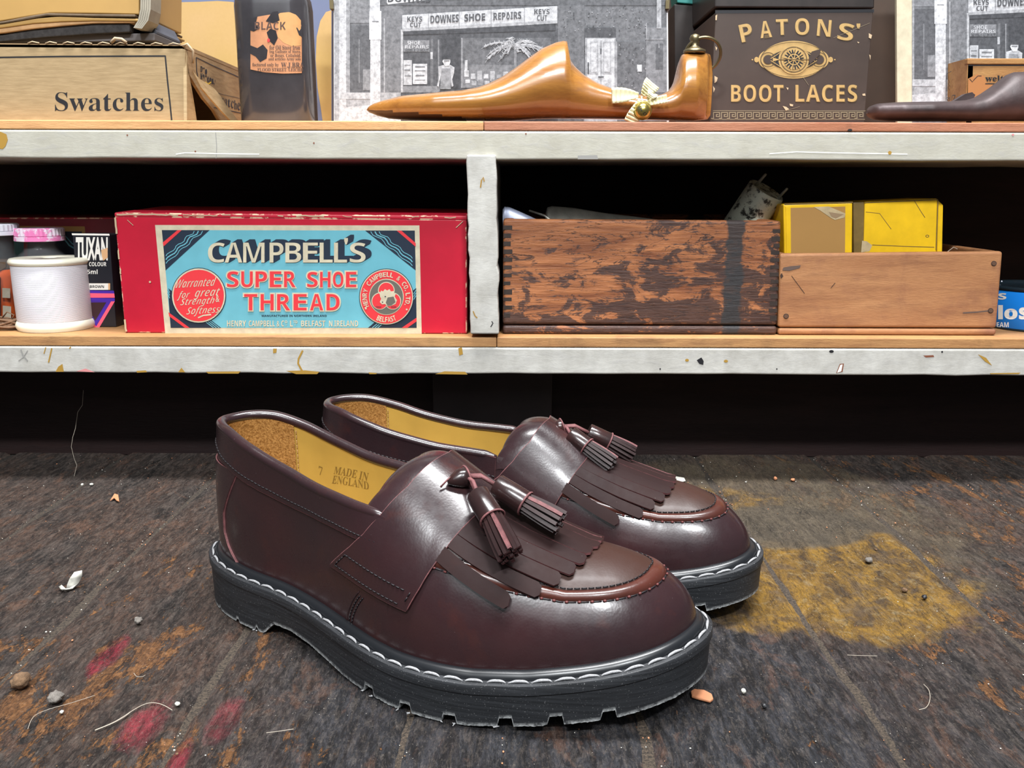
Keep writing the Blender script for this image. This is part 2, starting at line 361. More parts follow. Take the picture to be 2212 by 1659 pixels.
def m_suede():
    t = NT('tan_suede'); n = t.noise(700, 5, .7); m = t.noise(60, 4, .6)
    t.p(Base_Color=t.mix(t.rng(n, .35, .65), S(128, 84, 38), S(196, 146, 84)), Roughness=.95, Specular_IOR_Level=.1, Normal=t.bump(n, .9, .0012)); return t.mat
M['suede'] = m_suede()

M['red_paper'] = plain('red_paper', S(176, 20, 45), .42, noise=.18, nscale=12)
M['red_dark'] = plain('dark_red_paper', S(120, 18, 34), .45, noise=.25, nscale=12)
def m_worn(name, a, b, th=.5):
    t = NT(name); n = t.noise(90, 5, .65); t.p(Base_Color=t.mix(t.rng(n, th, th + .06), a, b), Roughness=.6); return t.mat
M['red_worn'] = m_worn('worn_red_edge', S(176, 30, 50), S(225, 190, 160), .50)
M['cream'] = plain('cream_label_paper', S(188, 178, 153), .55, noise=.14, nscale=120)
M['teal'] = plain('turquoise_ink', S(98, 164, 178), .45, noise=.10, nscale=30)
M['navy'] = plain('dark_blue_ink', S(28, 40, 56), .45)
M['redink'] = plain('red_ink', S(208, 52, 58), .45)
M['black_ink'] = plain('black_ink', (.010, .010, .013), .5)
M['grey_ink'] = plain('grey_ink', S(95, 92, 84), .5)
def m_card(name, c1, c2):
    t = NT(name); n = t.noise(1, 5, .6, 0, t.map(t.obj, (60, 60, 420))); m = t.noise(6, 4, .6)
    c = t.mix(t.rng(n, .35, .7), c1, c2); c = t.mix(t.rng(m, .55, .75, 0, .35), c, S(140, 112, 80))
    t.p(Base_Color=c, Roughness=.75, Specular_IOR_Level=.2, Normal=t.bump(n, .25, .0006)); return t.mat
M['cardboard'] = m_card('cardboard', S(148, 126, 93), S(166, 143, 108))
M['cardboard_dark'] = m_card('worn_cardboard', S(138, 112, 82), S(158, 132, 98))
M['tan_leather'] = plain('tan_leather', S(174, 137, 78), .5, noise=.14, nscale=9)
M['tan_edge'] = plain('raw_leather_edge', S(180, 140, 96), .7, noise=.2, nscale=90)
M['brown_edge'] = plain('brown_leather_edge', S(92, 76, 58), .8, noise=.3, nscale=90)
M['felt'] = plain('black_felt', S(48, 46, 46), .95, noise=.45, nscale=240, nb=.6)
M['strap_grey'] = plain('grey_leather_strap', S(150, 142, 126), .6, noise=.2, nscale=60)
M['glass'] = NT('bottle_glass').p(Base_Color=(.55, .58, .6), Roughness=.04, Transmission_Weight=.92, IOR=1.2, Specular_IOR_Level=.6)
M['glass_clear'] = NT('clear_glass').p(Base_Color=(.22, .23, .24), Roughness=.04, Alpha=.16, Specular_IOR_Level=.8)
M['dark_liquid'] = plain('black_dye', S(46, 40, 48), .35, noise=.35, nscale=25)
M['smoky'] = plain('dye_stained_glass', S(56, 54, 57), .14, noise=.35, nscale=18, spec=.8)
M['old_label'] = plain('old_bottle_label', S(176, 122, 84), .7, noise=.2, nscale=60)
M['old_label2'] = plain('rubbed_bottle_label', S(182, 136, 84), .7, noise=.15, nscale=60)
M['old_ink'] = plain('faded_label_ink', S(70, 50, 44), .7)
M['orange_dye'] = plain('orange_dye', S(245, 100, 4), .3)
M['brown_dye'] = plain('brown_dye', S(96, 78, 62), .3)
M['white_cap'] = plain('white_metal_cap', S(214, 214, 224), .3)
M['pink_cap'] = m_worn('pink_stained_cap', S(222, 206, 220), S(222, 120, 175), .5)
M['thread_spool'] = NT('white_thread')
_t = M['thread_spool']; _w = _t.n('ShaderNodeTexWave', {'Vector': _t.obj, 'Scale': 420, 'Distortion': 1.2, 'Detail': 2}, 1, bands_direction='Z')
M['thread_spool'] = _t.p(Base_Color=_t.mix(_w, S(190, 187, 192), S(222, 218, 222)), Roughness=.7, Normal=_t.bump(_w, .25, .0004))
M['plastic_cream'] = plain('cream_plastic', S(232, 228, 208), .35)
M['pink'] = plain('coral_stripe', S(238, 90, 115), .4); M['violet'] = plain('violet_stripe', S(66, 36, 150), .4)
M['card_black'] = plain('black_carton', S(30, 30, 36), .35, noise=.2, nscale=30); M['white_ink'] = plain('white_ink', S(222, 218, 210), .5)
M['tan_ink'] = plain('torn_print', S(206, 160, 116), .6)
M['brown_card'] = plain('maroon_print', S(52, 26, 32), .45)
M['patons'] = plain('dark_brown_box_paper', S(62, 50, 44), .42, noise=.16, nscale=26)
M['patons_lid'] = plain('scuffed_black_lid', S(38, 32, 30), .4, noise=.35, nscale=60)
M['gold'] = plain('aged_gold_print', S(170, 140, 88), .42, noise=.14, nscale=140)
M['gold_dark'] = plain('gold_shadow_print', S(84, 66, 38), .5)
M['bare_board'] = plain('bare_board', S(180, 158, 128), .8)
M['greek'] = plain('pale_key_pattern', S(118, 106, 84), .5)
M['iron'] = plain('dark_iron', S(62, 50, 50), .5, metal=.25, noise=.35, nscale=55, nb=.35)
M['steel'] = plain('worn_steel', S(166, 164, 154), .42, metal=.3, noise=.25, nscale=90, nb=.2)
M['steel_blue'] = plain('blue_grey_steel', S(140, 146, 165), .4, metal=.4)
def m_cyl():
    t = NT('speckled_steel'); n = t.noise(120, 5, .7)
    t.p(Base_Color=t.mix(t.rng(n, .40, .48), S(60, 58, 52), S(205, 208, 190)), Metallic=.1, Roughness=.4, Normal=t.bump(n, .2, .0006)); return t.mat
M['speckled'] = m_cyl()
M['brass'] = plain('brass', S(190, 170, 95), .25, metal=.9); M['old_brass'] = plain('old_brass', S(120, 108, 80), .35, metal=.8)
M['ribbon'] = plain('cream_ribbon', S(232, 226, 186), .6)
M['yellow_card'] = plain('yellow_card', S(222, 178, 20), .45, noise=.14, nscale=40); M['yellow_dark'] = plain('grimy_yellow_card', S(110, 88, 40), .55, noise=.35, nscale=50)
M['kraft'] = plain('brown_kraft_paper', S(158, 118, 62), .7, noise=.06, nscale=14); M['torn'] = plain('torn_paper', S(178, 158, 122), .8, noise=.2, nscale=80)
M['tin_blue'] = plain('blue_tin', S(22, 118, 205), .22); M['tin_dark'] = plain('tin_rim', S(32, 44, 52), .25, metal=.3)
M['slate'] = plain('slate_blue_backdrop', S(96, 104, 130), .8, noise=.15, nscale=9)
def m_backdrop():
    t = NT('painted_card'); n = t.noise(5, 3, .5); f = t.noise(300, 3, .6)
    c = t.mix(t.rng(n, .38, .62), S(172, 144, 84), S(182, 150, 112)); t.p(Base_Color=t.mix(t.rng(f, .3, .7, 0, .12), c, S(150, 120, 70)), Roughness=.8, Specular_IOR_Level=.15); return t.mat
M['backdrop'] = m_backdrop()
def grey(v):
    k = 'g%d' % v; v0_ = v; v = 42 + v * .61  # blacks raised: glare on the print is put into its greys
    if k not in M:
        t = NT('photo_grey'); n = t.noise(240, 5, .75); d = .22
        a = S(v * (1 - d), v * (1 - d) + 1, v * (1 - d) + 4); b = S(min(v * (1 + d), 250), min(v * (1 + d) + 1, 252), min(v * (1 + d) + 5, 255))
        t.p(Base_Color=t.mix(t.rng(n, .3, .7), a, b), Roughness=.3, Specular_IOR_Level=.3); M[k] = t.mat
    return M[k]
def m_crate():
    t = NT('black_stained_crate'); x, y, z = t.sep(t.obj)
    g = t.noise(1, 7, .65, .5, t.map(t.obj, (14, 60, 120))); f = t.noise(1, 5, .7, .2, t.map(t.obj, (60, 300, 600))); w = t.noise(1, 4, .6, 1.2, t.map(t.obj, (9, 30, 45)))
    c = t.mix(t.rng(g, .35, .65), S(112, 62, 34), S(172, 110, 68))
    cr = t.noise(1, 7, .6, 1.5, t.map(t.obj, (7, 20, 62), (3, 0, 0)))
    line = t.mth('ABSOLUTE', t.mth('SUBTRACT', cr, .5)); c = t.mix(t.rng(line, .012, .002, 0, .9), c, S(26, 18, 18))
    grad = t.mth('ADD', t.mth('MULTIPLY', t.rng(z, .085, .0), .13), t.mth('MULTIPLY', t.rng(x, -.05, .02), .05))
    blot = t.mth('ADD', t.mth('ADD', t.mth('MULTIPLY', t.noise(1, 7, .7, .6, t.map(t.obj, (38, 60, 70), (5, 0, 2))), .8), t.mth('MULTIPLY', f, .25)), grad)
    c = t.mix(t.rng(blot, .60, .64, 0, .88), c, t.mix(t.rng(f, .4, .6), S(30, 22, 24), S(60, 44, 42)))
    edge = t.mth('MULTIPLY', t.mth('SUBTRACT', t.noise(90, 4, .6), .5), .012)
    xs = t.mth('ADD', x, edge); st = t.mth('MULTIPLY', t.rng(xs, .0675, .0695), t.rng(xs, .084, .082))
    c = t.mix(t.mth('MULTIPLY', st, .93), c, t.mix(f, S(20, 20, 22), S(56, 56, 58)))
    t.p(Base_Color=c, Roughness=.52, Specular_IOR_Level=.4, Normal=t.bump(t.mth('ADD', f, g), .55, .001)); return t.mat
M['crate'] = m_crate()
M['crate_end'] = plain('dark_end_grain', S(44, 32, 26), .7, noise=.4, nscale=120)
M['crate_light'] = wood('tan_crate_wood', S(178, 128, 86), S(154, 104, 68), S(112, 70, 46), 2., stain=.45, ringscale=8, grime=S(104, 62, 56))
M['crate_small'] = wood('small_crate_wood', S(164, 124, 74), S(142, 100, 56), S(112, 74, 40), 3., stain=.2, ringscale=7)
M['last_wood'] = wood('varnished_last_wood', S(160, 112, 52), S(140, 90, 38), S(102, 60, 24), 1.6, stain=.10, ringscale=12, rough=.24, spec=.6, bump=.05, coat=.6)
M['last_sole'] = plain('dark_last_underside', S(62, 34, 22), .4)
M['twine'] = plain('brown_twine', S(120, 92, 70), .9, noise=.3, nscale=200)
M['scrap_white'] = plain('white_rubber_scrap', S(188, 186, 176), .7); M['scrap_tan'] = plain('tan_leather_scrap', S(180, 120, 84), .7); M['scrap_brown'] = plain('brown_crumb', S(104, 80, 58), .95, noise=.4, nscale=500, nb=.8)
M['fluff'] = plain('grey_fluff', S(112, 106, 100), 1.0, noise=.3, nscale=700, nb=.8); M['hair'] = plain('pale_fibre', S(160, 150, 136), .8); M['black_bit'] = plain('black_crumb', (.015, .015, .017), .5)
M['nail'] = plain('nail_head', S(110, 82, 66), .5, metal=.4)
# ------------------------------------------------------------------ floor
SEAMS = [-.81, -.70, -.592, -.482, -.372, -.267, -.156, -.050, .063, .177, .289, .397, .505, .615, .72, .83]
def floor():
    ys = np.linspace(.10, 1.0, 181); V = []; F = []; mi = []
    for i in range(len(SEAMS) - 1):
        a, b = SEAMS[i] + .0011, SEAMS[i + 1] - .0011; nx = 20
        u = np.linspace(0, 1, nx); xs = a + (b - a) * u
        tilt = RNG.uniform(-.0006, .0006); lift = RNG.uniform(-.0006, 0)
        ph = RNG.uniform(0, 6, 4); base = len(V); ea, eb = (np.convolve(RNG.normal(0, 1, 187), np.ones(7) / 7, 'valid') * .0021 for _ in (0, 1)); wav = .0011 * np.sin(ys * 23 + ph[0]) + .0007 * np.sin(ys * 61 + ph[1])
        prof = -.0026 * np.exp(-((u * (b - a)) / .0012)) - .0026 * np.exp(-(((1 - u) * (b - a)) / .0014))
        for j, y in enumerate(ys):
            for k in range(nx):
                e = max(wav[j] + ea[j], -.0007) * (k == 0) + min(wav[j] + eb[j], .0007) * (k == nx - 1)
                z = -.0004 + prof[k] + tilt * (u[k] - .5) + lift * .5 + RNG.normal(0, .00012)
                V.append((xs[k] + e, y, min(z, 0.0)))
        F += [(base + j * nx + k, base + j * nx + k + 1, base + (j + 1) * nx + k + 1, base + (j + 1) * nx + k) for j in range(len(ys) - 1) for k in range(nx - 1)]
        mi += [0] * ((len(ys) - 1) * (nx - 1))
        b0 = len(V)
        for x0, x1, s_ in ((a, a, -1), (b, b, 1)):
            pass
    b0 = len(V)
    V += [(-.82, .1, -.0030), (.84, .1, -.0030), (.84, 1., -.0030), (-.82, 1., -.0030), (-.82, .1, -.03), (.84, .1, -.03), (.84, 1., -.03), (-.82, 1., -.03)]
    F += [(b0, b0 + 1, b0 + 2, b0 + 3), (b0 + 4, b0 + 7, b0 + 6, b0 + 5), (b0, b0 + 4, b0 + 5, b0 + 1), (b0 + 1, b0 + 5, b0 + 6, b0 + 2), (b0 + 2, b0 + 6, b0 + 7, b0 + 3), (b0 + 3, b0 + 7, b0 + 4, b0)]; mi += [1] * 6
    o = mesh('floor', V, F, [M['floor'], M['gap']], None, mi, True, loc=(0, 0, 0)); tag(o, 'grimy worn floorboards with flaked orange wood and a spill of yellow glue', kind='structure')
floor()
YS = .70; YO = .715; YB = .92
def zat(v, Y=YS): return float(P(1106, v, Y)[2])
Z1 = zat(808); Z2 = zat(751); Z3 = zat(728.5)          # lower board: underside, top of white face, top of wood edging
Z4 = zat(345); Z5 = zat(283); Z6 = zat(262)            # upper board
wb = MB().box(-.9, .9, YB, YB + .02, -.02, .75); w_ = wb.build('wall_back', M['brown_wall']); tag(w_, 'dark brown wall behind the shelves', kind='structure')
shelf = thing('shelving_unit', 'long white-painted wooden shelving unit with two boards and a short upright divider', 'shelf', (0, YS, 0))
def part(name, mb, m, parent, bev=0., smooth=False, seg=2):
    o = mb.build(name, m, parent, smooth)
    if bev: bevel(o, bev, seg)
    return o
X0, X1 = -.78, .80
def board(z0, z1, nm, m):
    n = 60; V = []; rs = RNG.normal(0, .00025, (n, 2))
    mb = MB(); xs = np.linspace(X0, X1, n)
    for i, x in enumerate(xs):
        V += [(x, YS, z0 + rs[i, 0]), (x, YS, z1), (x, YB, z1), (x, YB, z0 + rs[i, 0])]
    F = [(4 * i + k, 4 * i + (k + 1) % 4, 4 * i + 4 + (k + 1) % 4, 4 * i + 4 + k) for i in range(n - 1) for k in range(4)] + [(0, 1, 2, 3), (4 * n - 1, 4 * n - 2, 4 * n - 3, 4 * n - 4)]
    mb.add(V, F); o = mb.build(nm, m, shelf); recalc(o); bevel(o, .0016, 3); return o
board(Z1, Z2, 'lower_board', M['paint_lower']); board(Z4, Z5, 'upper_board', M['paint_upper'])
def edging(z0, z1, segs, side):
    for xa, xb, m, nm in segs:
        o = part(nm, MB().box(xa + .0002, xb - .0002, YS + .0004, YB, z0, z1), m, shelf, .0008)
xs1 = float(P(1045, 270, YS)[0]); xs2 = float(P(1073, 738, YS)[0])
edging(Z5 + .0003, Z6, ((X0, xs1, M['edge_pine'], 'upper_edging'), (xs1, X1, M['edge_red'], 'upper_edging')), 0)
edging(Z2 + .0003, Z3, ((X0, xs2, M['edge_tan'], 'lower_edging'), (xs2, X1, M['edge_tan'], 'lower_edging')), 0)
# divider post between the two bays (front painted, slightly ragged)
q = [P(1008, 334, YS - .004), P(1072, 332, YS - .004), P(1078, 719, YS - .004), P(1016, 722, YS - .004)]
dv = MB(); nn = 24
L_ = [q[0] + (q[3] - q[0]) * t for t in np.linspace(0, 1, nn)]; R_ = [q[1] + (q[2] - q[1]) * t for t in np.linspace(0, 1, nn)]
V = []
for i in range(nn):
    a = RNG.normal(0, .00035); b = RNG.normal(0, .00035)
    l, r = L_[i] + np.array([a, 0, 0]), R_[i] + np.array([b, 0, 0]); zz = max(l[2], Z3 + .0002)
    V += [(l[0], l[1], zz), (r[0], r[1], zz), (r[0], YB, zz), (l[0], YB, zz)]
F = [(4 * i + k, 4 * i + (k + 1) % 4, 4 * i + 4 + (k + 1) % 4, 4 * i + 4 + k) for i in range(nn - 1) for k in range(4)] + [(0, 1, 2, 3), (4 * nn - 1, 4 * nn - 2, 4 * nn - 3, 4 * nn - 4)]
dv.add(V, F); o = dv.build('divider', M['paint_lower'], shelf); recalc(o); bevel(o, .0014, 3)
dd = Decal(planeY(YS - .0041)); dd.line([(1038, 405), (1040, 390), (1044, 383), (1046, 392)], 3, 0); dd.line([(1022, 672), (1026, 682), (1031, 687)], 2.5, 0); dd.line([(1062, 694), (1065, 698), (1060, 706)], 2, 1); dd.build('paint_chips', [plain('ochre_chip', S(150, 115, 50), .6), M['black_ink']], shelf)
# back panels and toe board
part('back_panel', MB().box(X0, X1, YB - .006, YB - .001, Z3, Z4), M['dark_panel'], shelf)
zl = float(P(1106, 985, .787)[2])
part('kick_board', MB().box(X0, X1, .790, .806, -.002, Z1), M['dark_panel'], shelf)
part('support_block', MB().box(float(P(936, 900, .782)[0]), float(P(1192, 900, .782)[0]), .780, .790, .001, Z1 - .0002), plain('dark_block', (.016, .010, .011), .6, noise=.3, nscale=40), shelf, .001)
# paint chips, glue runs and marks on the boards' front edges
ch = Decal(planeY(YS - .0001)); OC, BK, WH, BR, RD, GY = range(6)
ch.poly([(0, 284), (14, 290), (17, 302), (12, 316), (6, 322), (-10, 320), (-10, 284)], OC)
ch.line([(466, 286), (468, 315), (467, 342)], 1.3, GY)
for cx, cy in ((275, 292), (422, 327), (678, 309), (1136, 289)): ch.disc(cx, cy, 1.8, 1.8, BR)
ch.line([(380, 333), (400, 330), (470, 332), (560, 333)], 2.2, WH); ch.line([(1662, 332), (1720, 328), (1800, 330), (1960, 333)], 2.2, WH); ch.disc(1922, 330, 4, 4, OC)
ch.poly([(1248, 336), (1290, 335), (1292, 344), (1248, 344)], GY)
for pts in ([(120, 803), (126, 792), (135, 786), (138, 803)], [(385, 804), (392, 794), (400, 804)], [(445, 803), (520, 802), (515, 807), (450, 807)], [(618, 801), (660, 800), (690, 803), (685, 808), (640, 808)], [(590, 753), (598, 753), (597, 762), (590, 763)], [(990, 752), (998, 750), (1000, 765), (992, 768)], [(940, 808), (960, 802), (1005, 803), (1010, 809)], [(295, 801), (315, 800), (318, 804), (296, 805)], [(796, 804), (815, 806), (812, 808), (798, 808)]): ch.poly(pts[::-1], OC)
ch.line([(654, 757), (645, 775), (644, 785), (652, 800), (658, 806)], 4, OC); ch.line([(99, 750), (95, 764)], 2, OC); ch.line([(112, 752), (105, 783)], 3, OC); ch.line([(153, 749), (150, 753)], 2.5, OC)
ch.line([(45, 755), (50, 768), (60, 780)], 3, GY); ch.line([(60, 757), (50, 772), (40, 780)], 2, GY)
ch.poly([(1505, 778), (1515, 772), (1520, 780), (1519, 788), (1511, 786)][::-1], BK); ch.disc(1796, 759, 5, 3, BK); ch.disc(2035, 760, 2, 2, BK); ch.disc(1426, 797, 1.5, 2, BK); ch.disc(1678, 797, 1.5, 1.5, BK)
ch.disc(1568, 780, 4.5, 3, OC); ch.disc(1484, 778, 4, 3, OC); ch.poly([(1806, 806), (1814, 786), (1823, 785), (1820, 803)][::-1], BR); ch.poly([(1808, 805), (1815, 788), (1820, 787), (1817, 802)][::-1], WH, 2)
ch.poly([(1994, 768), (2016, 767), (2018, 771), (2000, 772)][::-1], BR); ch.poly([(2112, 765), (2130, 773), (2143, 790), (2128, 781)][::-1], OC); ch.poly([(2138, 806), (2205, 805), (2200, 808), (2140, 808)][::-1], OC); ch.disc(2188, 291, 2.5, 2.5, RD); ch.disc(1836, 281, 5, 2.5, BK)
ch.poly([(165, 802), (185, 796), (205, 804)], RD)
ch.build('edge_marks', [plain('dried_glue', S(160, 124, 52), .5), M['black_ink'], plain('bare_white', S(228, 226, 218), .5), plain('brown_mark', S(120, 70, 50), .6), plain('pink_smudge', S(200, 130, 130), .6), plain('grey_scuff', S(140, 138, 134), .6)], shelf)
# cobweb thread hanging under the lower board
th = MB().tube([P(180, 843, .775), P(178, 875, .77), P(168, 890, .765), P(163, 925, .765), P(157, 945, .762), P(154, 965, .76), P(160, 990, .745), P(166, 1005, .735), P(160, 1030, .722), P(158, 1062, .705)], .00022, 5)
o = th.build('dangling_thread', M['hair']); tag(o, 'thin pale loose thread hanging in front of the dark kick board at left', 'thread')
# ------------------------------------------------------------------ lower shelf, left bay
def pbox(name, mats, parent, TL, TR, BR, BL, Y, depth, bev=.001, bmat=-1, floor=None, dx=0., rise=0.):
    q = [P(*TL, Y), P(*TR, Y), P(*BR, Y), P(*BL, Y)]
    if floor is not None:
        for i in (2, 3): q[i][2] = floor
    q = np.array(q); b = q + np.array([dx, depth, 0]); b[:2, 2] += rise
    mb = MB(); mb.add(list(q) + list(b), [(3, 2, 1, 0), (4, 5, 6, 7), (0, 1, 5, 4), (1, 2, 6, 5), (2, 3, 7, 6), (3, 0, 4, 7)])
    o = mb.build(name, mats, parent); recalc(o)
    if bev: bevel(o, bev, 2, bmat)
    return o
FL = Z3 + .0002; FU = Z6 + .0002
def base(u, v, Y, z): p = P(u, v, Y); return (p[0], p[1], z)

rb = thing('thread_box', 'red cardboard box of shoe thread with a large turquoise label', 'box', base(640, 718, YO, FL))
pbox('box_body', [M['red_paper'], M['red_worn']], rb, (247, 466), (1008, 474), (1009, 720), (270, 720), YO, .10, .0011, 1, FL, 0, .003)
pbox('box_lid', [M['red_paper'], M['red_worn']], rb, (246, 459), (1009, 466), (1009, 476), (247, 469), YO - .0006, .1012, .0012, 1, None, 0, .003)
dl = Decal(planeY(YO)); CR, TE, NA, RE, CW, GR = range(6)
dl.poly([(335, 486), (906, 487), (911, 721), (357, 721)][::-1], CR, 1)
dl.poly([(350, 497), (896, 498), (900, 708), (369, 708)][::-1], TE, 2)
# corner bands
dl.poly([(350, 497), (453, 497), (358, 584)], NA, 3); dl.poly([(789, 498), (896, 498), (898, 584)], NA, 3)
dl.poly([(363, 622), (478, 708), (369, 708)], NA, 3); dl.poly([(899, 622), (900, 708), (795, 708)][::-1], NA, 3)
dl.poly([(384, 497), (393, 497), (354, 532), (352, 524)], RE, 4); dl.poly([(857, 498), (867, 498), (898, 525), (898, 533)][::-1], RE, 4)
dl.poly([(364, 674), (366, 683), (400, 708), (410, 708)][::-1], RE, 4); dl.poly([(900, 686), (900, 694), (880, 708), (868, 708)], RE, 4)
for k in range(3):
    t = np.linspace(0, 1, 14); wv = 2.2 * np.sin(t * 6 * PI)
    dl.line([((438 - 9 * k) + (359 - (438 - 9 * k)) * a + w, 499 + (70 - 8 * k) * a + w * (1 - a)) for a, w in zip(t, wv)], 1.5 if k != 1 else 2.4, TE, 4)
    dl.line([((801 + 9 * k) + (891 - (801 + 9 * k)) * a - w, 500 + (74 - 8 * k) * a + w * (1 - a)) for a, w in zip(t, wv)], 1.5 if k != 1 else 2.4, TE, 4)
    dl.line([(438 + 6 * k + 24 * a, 690 + 18 * a) for a in (0, 1)], 1.5, TE, 4); dl.line([(838 - 6 * k - 22 * a, 690 + 18 * a) for a in (0, 1)], 1.5, TE, 4)
    dl.line([(362, 620 + 6 * k), (367, 632 + 6 * k)], 1.5, TE, 4); dl.line([(899, 626 + 6 * k), (893, 636 + 6 * k)], 1.5, TE, 4)
# CAMPBELL'S with block shadow, art-deco caps
CB = "CAMPBELL'S"; cx = [449, 485, 521, 570, 602, 640, 676, 708, 740, 757, 796]
hh = [(527, 566)] * 10
wd_ = [36, 38, 46, 30, 34, 32, 28, 28, 8, 34]; xs_ = [450, 486, 526, 583, 617, 655, 691, 722, 744, 756]
for i, c_ in enumerate(CB):
    y0, y1 = (524, 567)
    if c_ == "'": y0, y1 = 514, 528
    for k in range(9): dl.text(SAN(c_), xs_[i] + 1 + k * 1.5, y0 - k * .9, xs_[i] + wd_[i] + 1 + k * 1.5, y1 - k * .9, NA, 5)
for i, c_ in enumerate(CB):
    y0, y1 = (524, 567)
    if c_ == "'": y0, y1 = 514, 528
    dl.text(SAN(c_), xs_[i], y0, xs_[i] + wd_[i], y1, CW, 6, -.012)
def rowtext(letters, x0, x1, y0, y1, gap=.16, out=True):
    ws = {'I': .35, 'W': 1.15, 'M': 1.1, ' ': .65, "'": .3, '.': .3}
    tot = sum(ws.get(c, 1) + gap for c in letters) - gap; k = (x1 - x0) / tot; x = x0
    for c in letters:
        w = ws.get(c, 1) * k
        if c != ' ':
            if out:
                dl.text(SAN(c), x - 3, y0 - 3, x + w + 3, y1 + 3, CW, 5, .030)
                dl.text(SAN(c), x, y0, x + w, y1, RE, 6, -.004)
            else: dl.text(SAN(c), x, y0, x + w, y1, CW, 6, .0)
        x += w + gap * k
rowtext('SUPER', 491, 639, 586, 620, .24); rowtext('SHOE', 664, 770, 587, 620, .24); rowtext('THREAD', 528, 734, 635, 670, .26)
dl.text(SAN('MANUFACTURED IN NORTHERN IRELAND'), 566, 679.5, 706, 684, NA, 5)
dl.text(SAN('HENRY'), 491, 692, 532, 705, CW, 5); dl.text(SAN('CAMPBELL & C'), 538, 692, 614, 705, CW, 5); dl.text(SAN('O'), 616, 692, 621, 698, CW, 5); dl.disc(618.5, 702, 1, 1, CW, 5, 8); dl.text(SAN('L'), 627, 692, 633, 705, CW, 5); dl.text(SAN('TD'), 634, 692, 643, 698, CW, 5); dl.disc(638, 702, 1, 1, CW, 5, 8); dl.text(SAN('BELFAST'), 651, 692, 703, 705, CW, 5); dl.text(SAN('N.IRELAND'), 711, 692, 774, 705, CW, 5)
# left roundel
dl.disc(430, 638, 59, 60, NA, 5); dl.disc(430, 638, 57.5, 58.5, CW, 6); dl.disc(430, 638, 54.5, 55.5, RE, 7)
for s_, a in (('Warranted', (380, 600, 464, 622)), ('for', (383, 626, 408, 649)), ('great', (419, 622, 472, 647)), ('Strength', (389, 641, 461, 664)), ('Softness', (402, 660, 472, 684))):
    dl.text(ITA(s_), a[0], a[1] + 3, a[2], a[3], CW, 8, -.022, 1., .25, None, -.06)
dl.text(SAN('&'), 467, 638, 475, 652, CW, 8); dl.line([(429, 686), (440, 681), (457, 679)], 3, CW, 8)
# right roundel
CX, CY = 835, 641
dl.disc(CX, CY, 59, 61, NA, 5, 56); dl.disc(CX, CY, 57.5, 59.5, CW, 6, 56); dl.disc(CX, CY, 55.5, 57.5, RE, 7, 56); dl.disc(CX, CY, 37.5, 39, CW, 8); dl.disc(CX, CY, 36, 37.5, GR, 9)
for dx, dy in ((0, -14), (-14, 9), (14, 9)): dl.disc(CX + dx, CY + dy, 18, 18.5, CW, 10, 30)
for dx, dy in ((0, -14), (-14, 9), (14, 9)): dl.disc(CX + dx, CY + dy, 16.3, 16.8, RE, 11, 30)
bull = [(821, 636), (817, 628), (822, 631), (824, 627), (828, 629), (832, 624), (837, 627), (842, 624), (845, 629), (852, 628), (851, 634), (856, 633), (853, 640), (858, 648), (855, 656), (846, 660), (838, 661), (832, 656), (826, 657), (821, 652), (824, 645), (822, 641)]
dl.poly(bull[::-1], CW, 12); dl.poly([(838, 642), (851, 640), (855, 652), (846, 659), (838, 660), (834, 653)][::-1], GR, 13); dl.disc(833, 640, 1.6, 1.2, NA, 14); dl.disc(827, 652, 1.5, 1.2, NA, 14)
def ringtext(s_, a0, a1, r0, r1, flip=False, mi=CW, lift=9, cx=CX, cy=CY, ky=1.03):
    n = len(s_); k = (a1 - a0) / n
    for i, c_ in enumerate(s_):
        if c_ == ' ': continue
        if c_ == '.': a = math.radians(a0 + k * (i + .3)); dl.disc(cx + (r0 + 1.2) * math.sin(a), cy - (r0 + 1.2) * ky * math.cos(a), 1.3, 1.3, mi, lift, 8); continue
        aa = a0 + k * (i + .08); ab = a0 + k * (i + .92)
        def wp(u, v):
            a = aa + (ab - aa) * u; r = (r0 + (r1 - r0) * v) if not flip else (r1 - (r1 - r0) * v)
            return (cx + r * math.sin(math.radians(a)), cy - r * ky * math.cos(math.radians(a)))
        dl.text(SAN(c_) if c_ not in '·' else c_, 0, 0, 1, 1, mi, lift, 0., 1., 0., wp)
ringtext('HENRY CAMPBELL & CO.LTD.', -118, 118, 42, 52); ringtext('BELFAST', 205, 155, 42, 53, True)
dl.disc(CX - 44, CY + 25, 2, 2, CW, 9, 10); dl.disc(CX + 44, CY + 27, 2, 2, CW, 9, 10)
dl.text(SAN('TRADE'), 812, 661, 824, 664, NA, 12); dl.text(SAN('MARK'), 846, 661, 857, 664, NA, 12)
dl.build('label', [M['cream'], M['teal'], M['navy'], M['redink'], M['cream'], M['grey_ink']], rb)
sc_ = Decal(planeY(YO - .0007))
for a, b, wdt in ((252, 385, 3.2), (395, 470, 2), (480, 498, 2.5), (600, 612, 2.5), (640, 700, 2.8), (740, 760, 1.5), (890, 905, 2), (960, 985, 2)):
    n = max(int((b - a) / 8), 3); sc_.line([(x, 463 + .009 * (x - 250) + RNG.normal(0, .7)) for x in np.linspace(a, b, n)], wdt, 0)
for a, b, wdt in ((470, 505, 4), (540, 560, 3), (580, 592, 3), (690, 716, 4)):
    sc_.line([(248.5 + (y - 470) * .095 + abs(RNG.normal(0, .6)), y) for y in np.linspace(a, b, 5)], wdt, 0)
sc_.disc(324, 609, 2.3, 2.3, 0); sc_.line([(275, 475), (288, 487)], 1.2, 0); sc_.line([(985, 492), (1000, 478)], 1.5, 0)
sc_.build('scuffs', [M['bare_board']], rb)

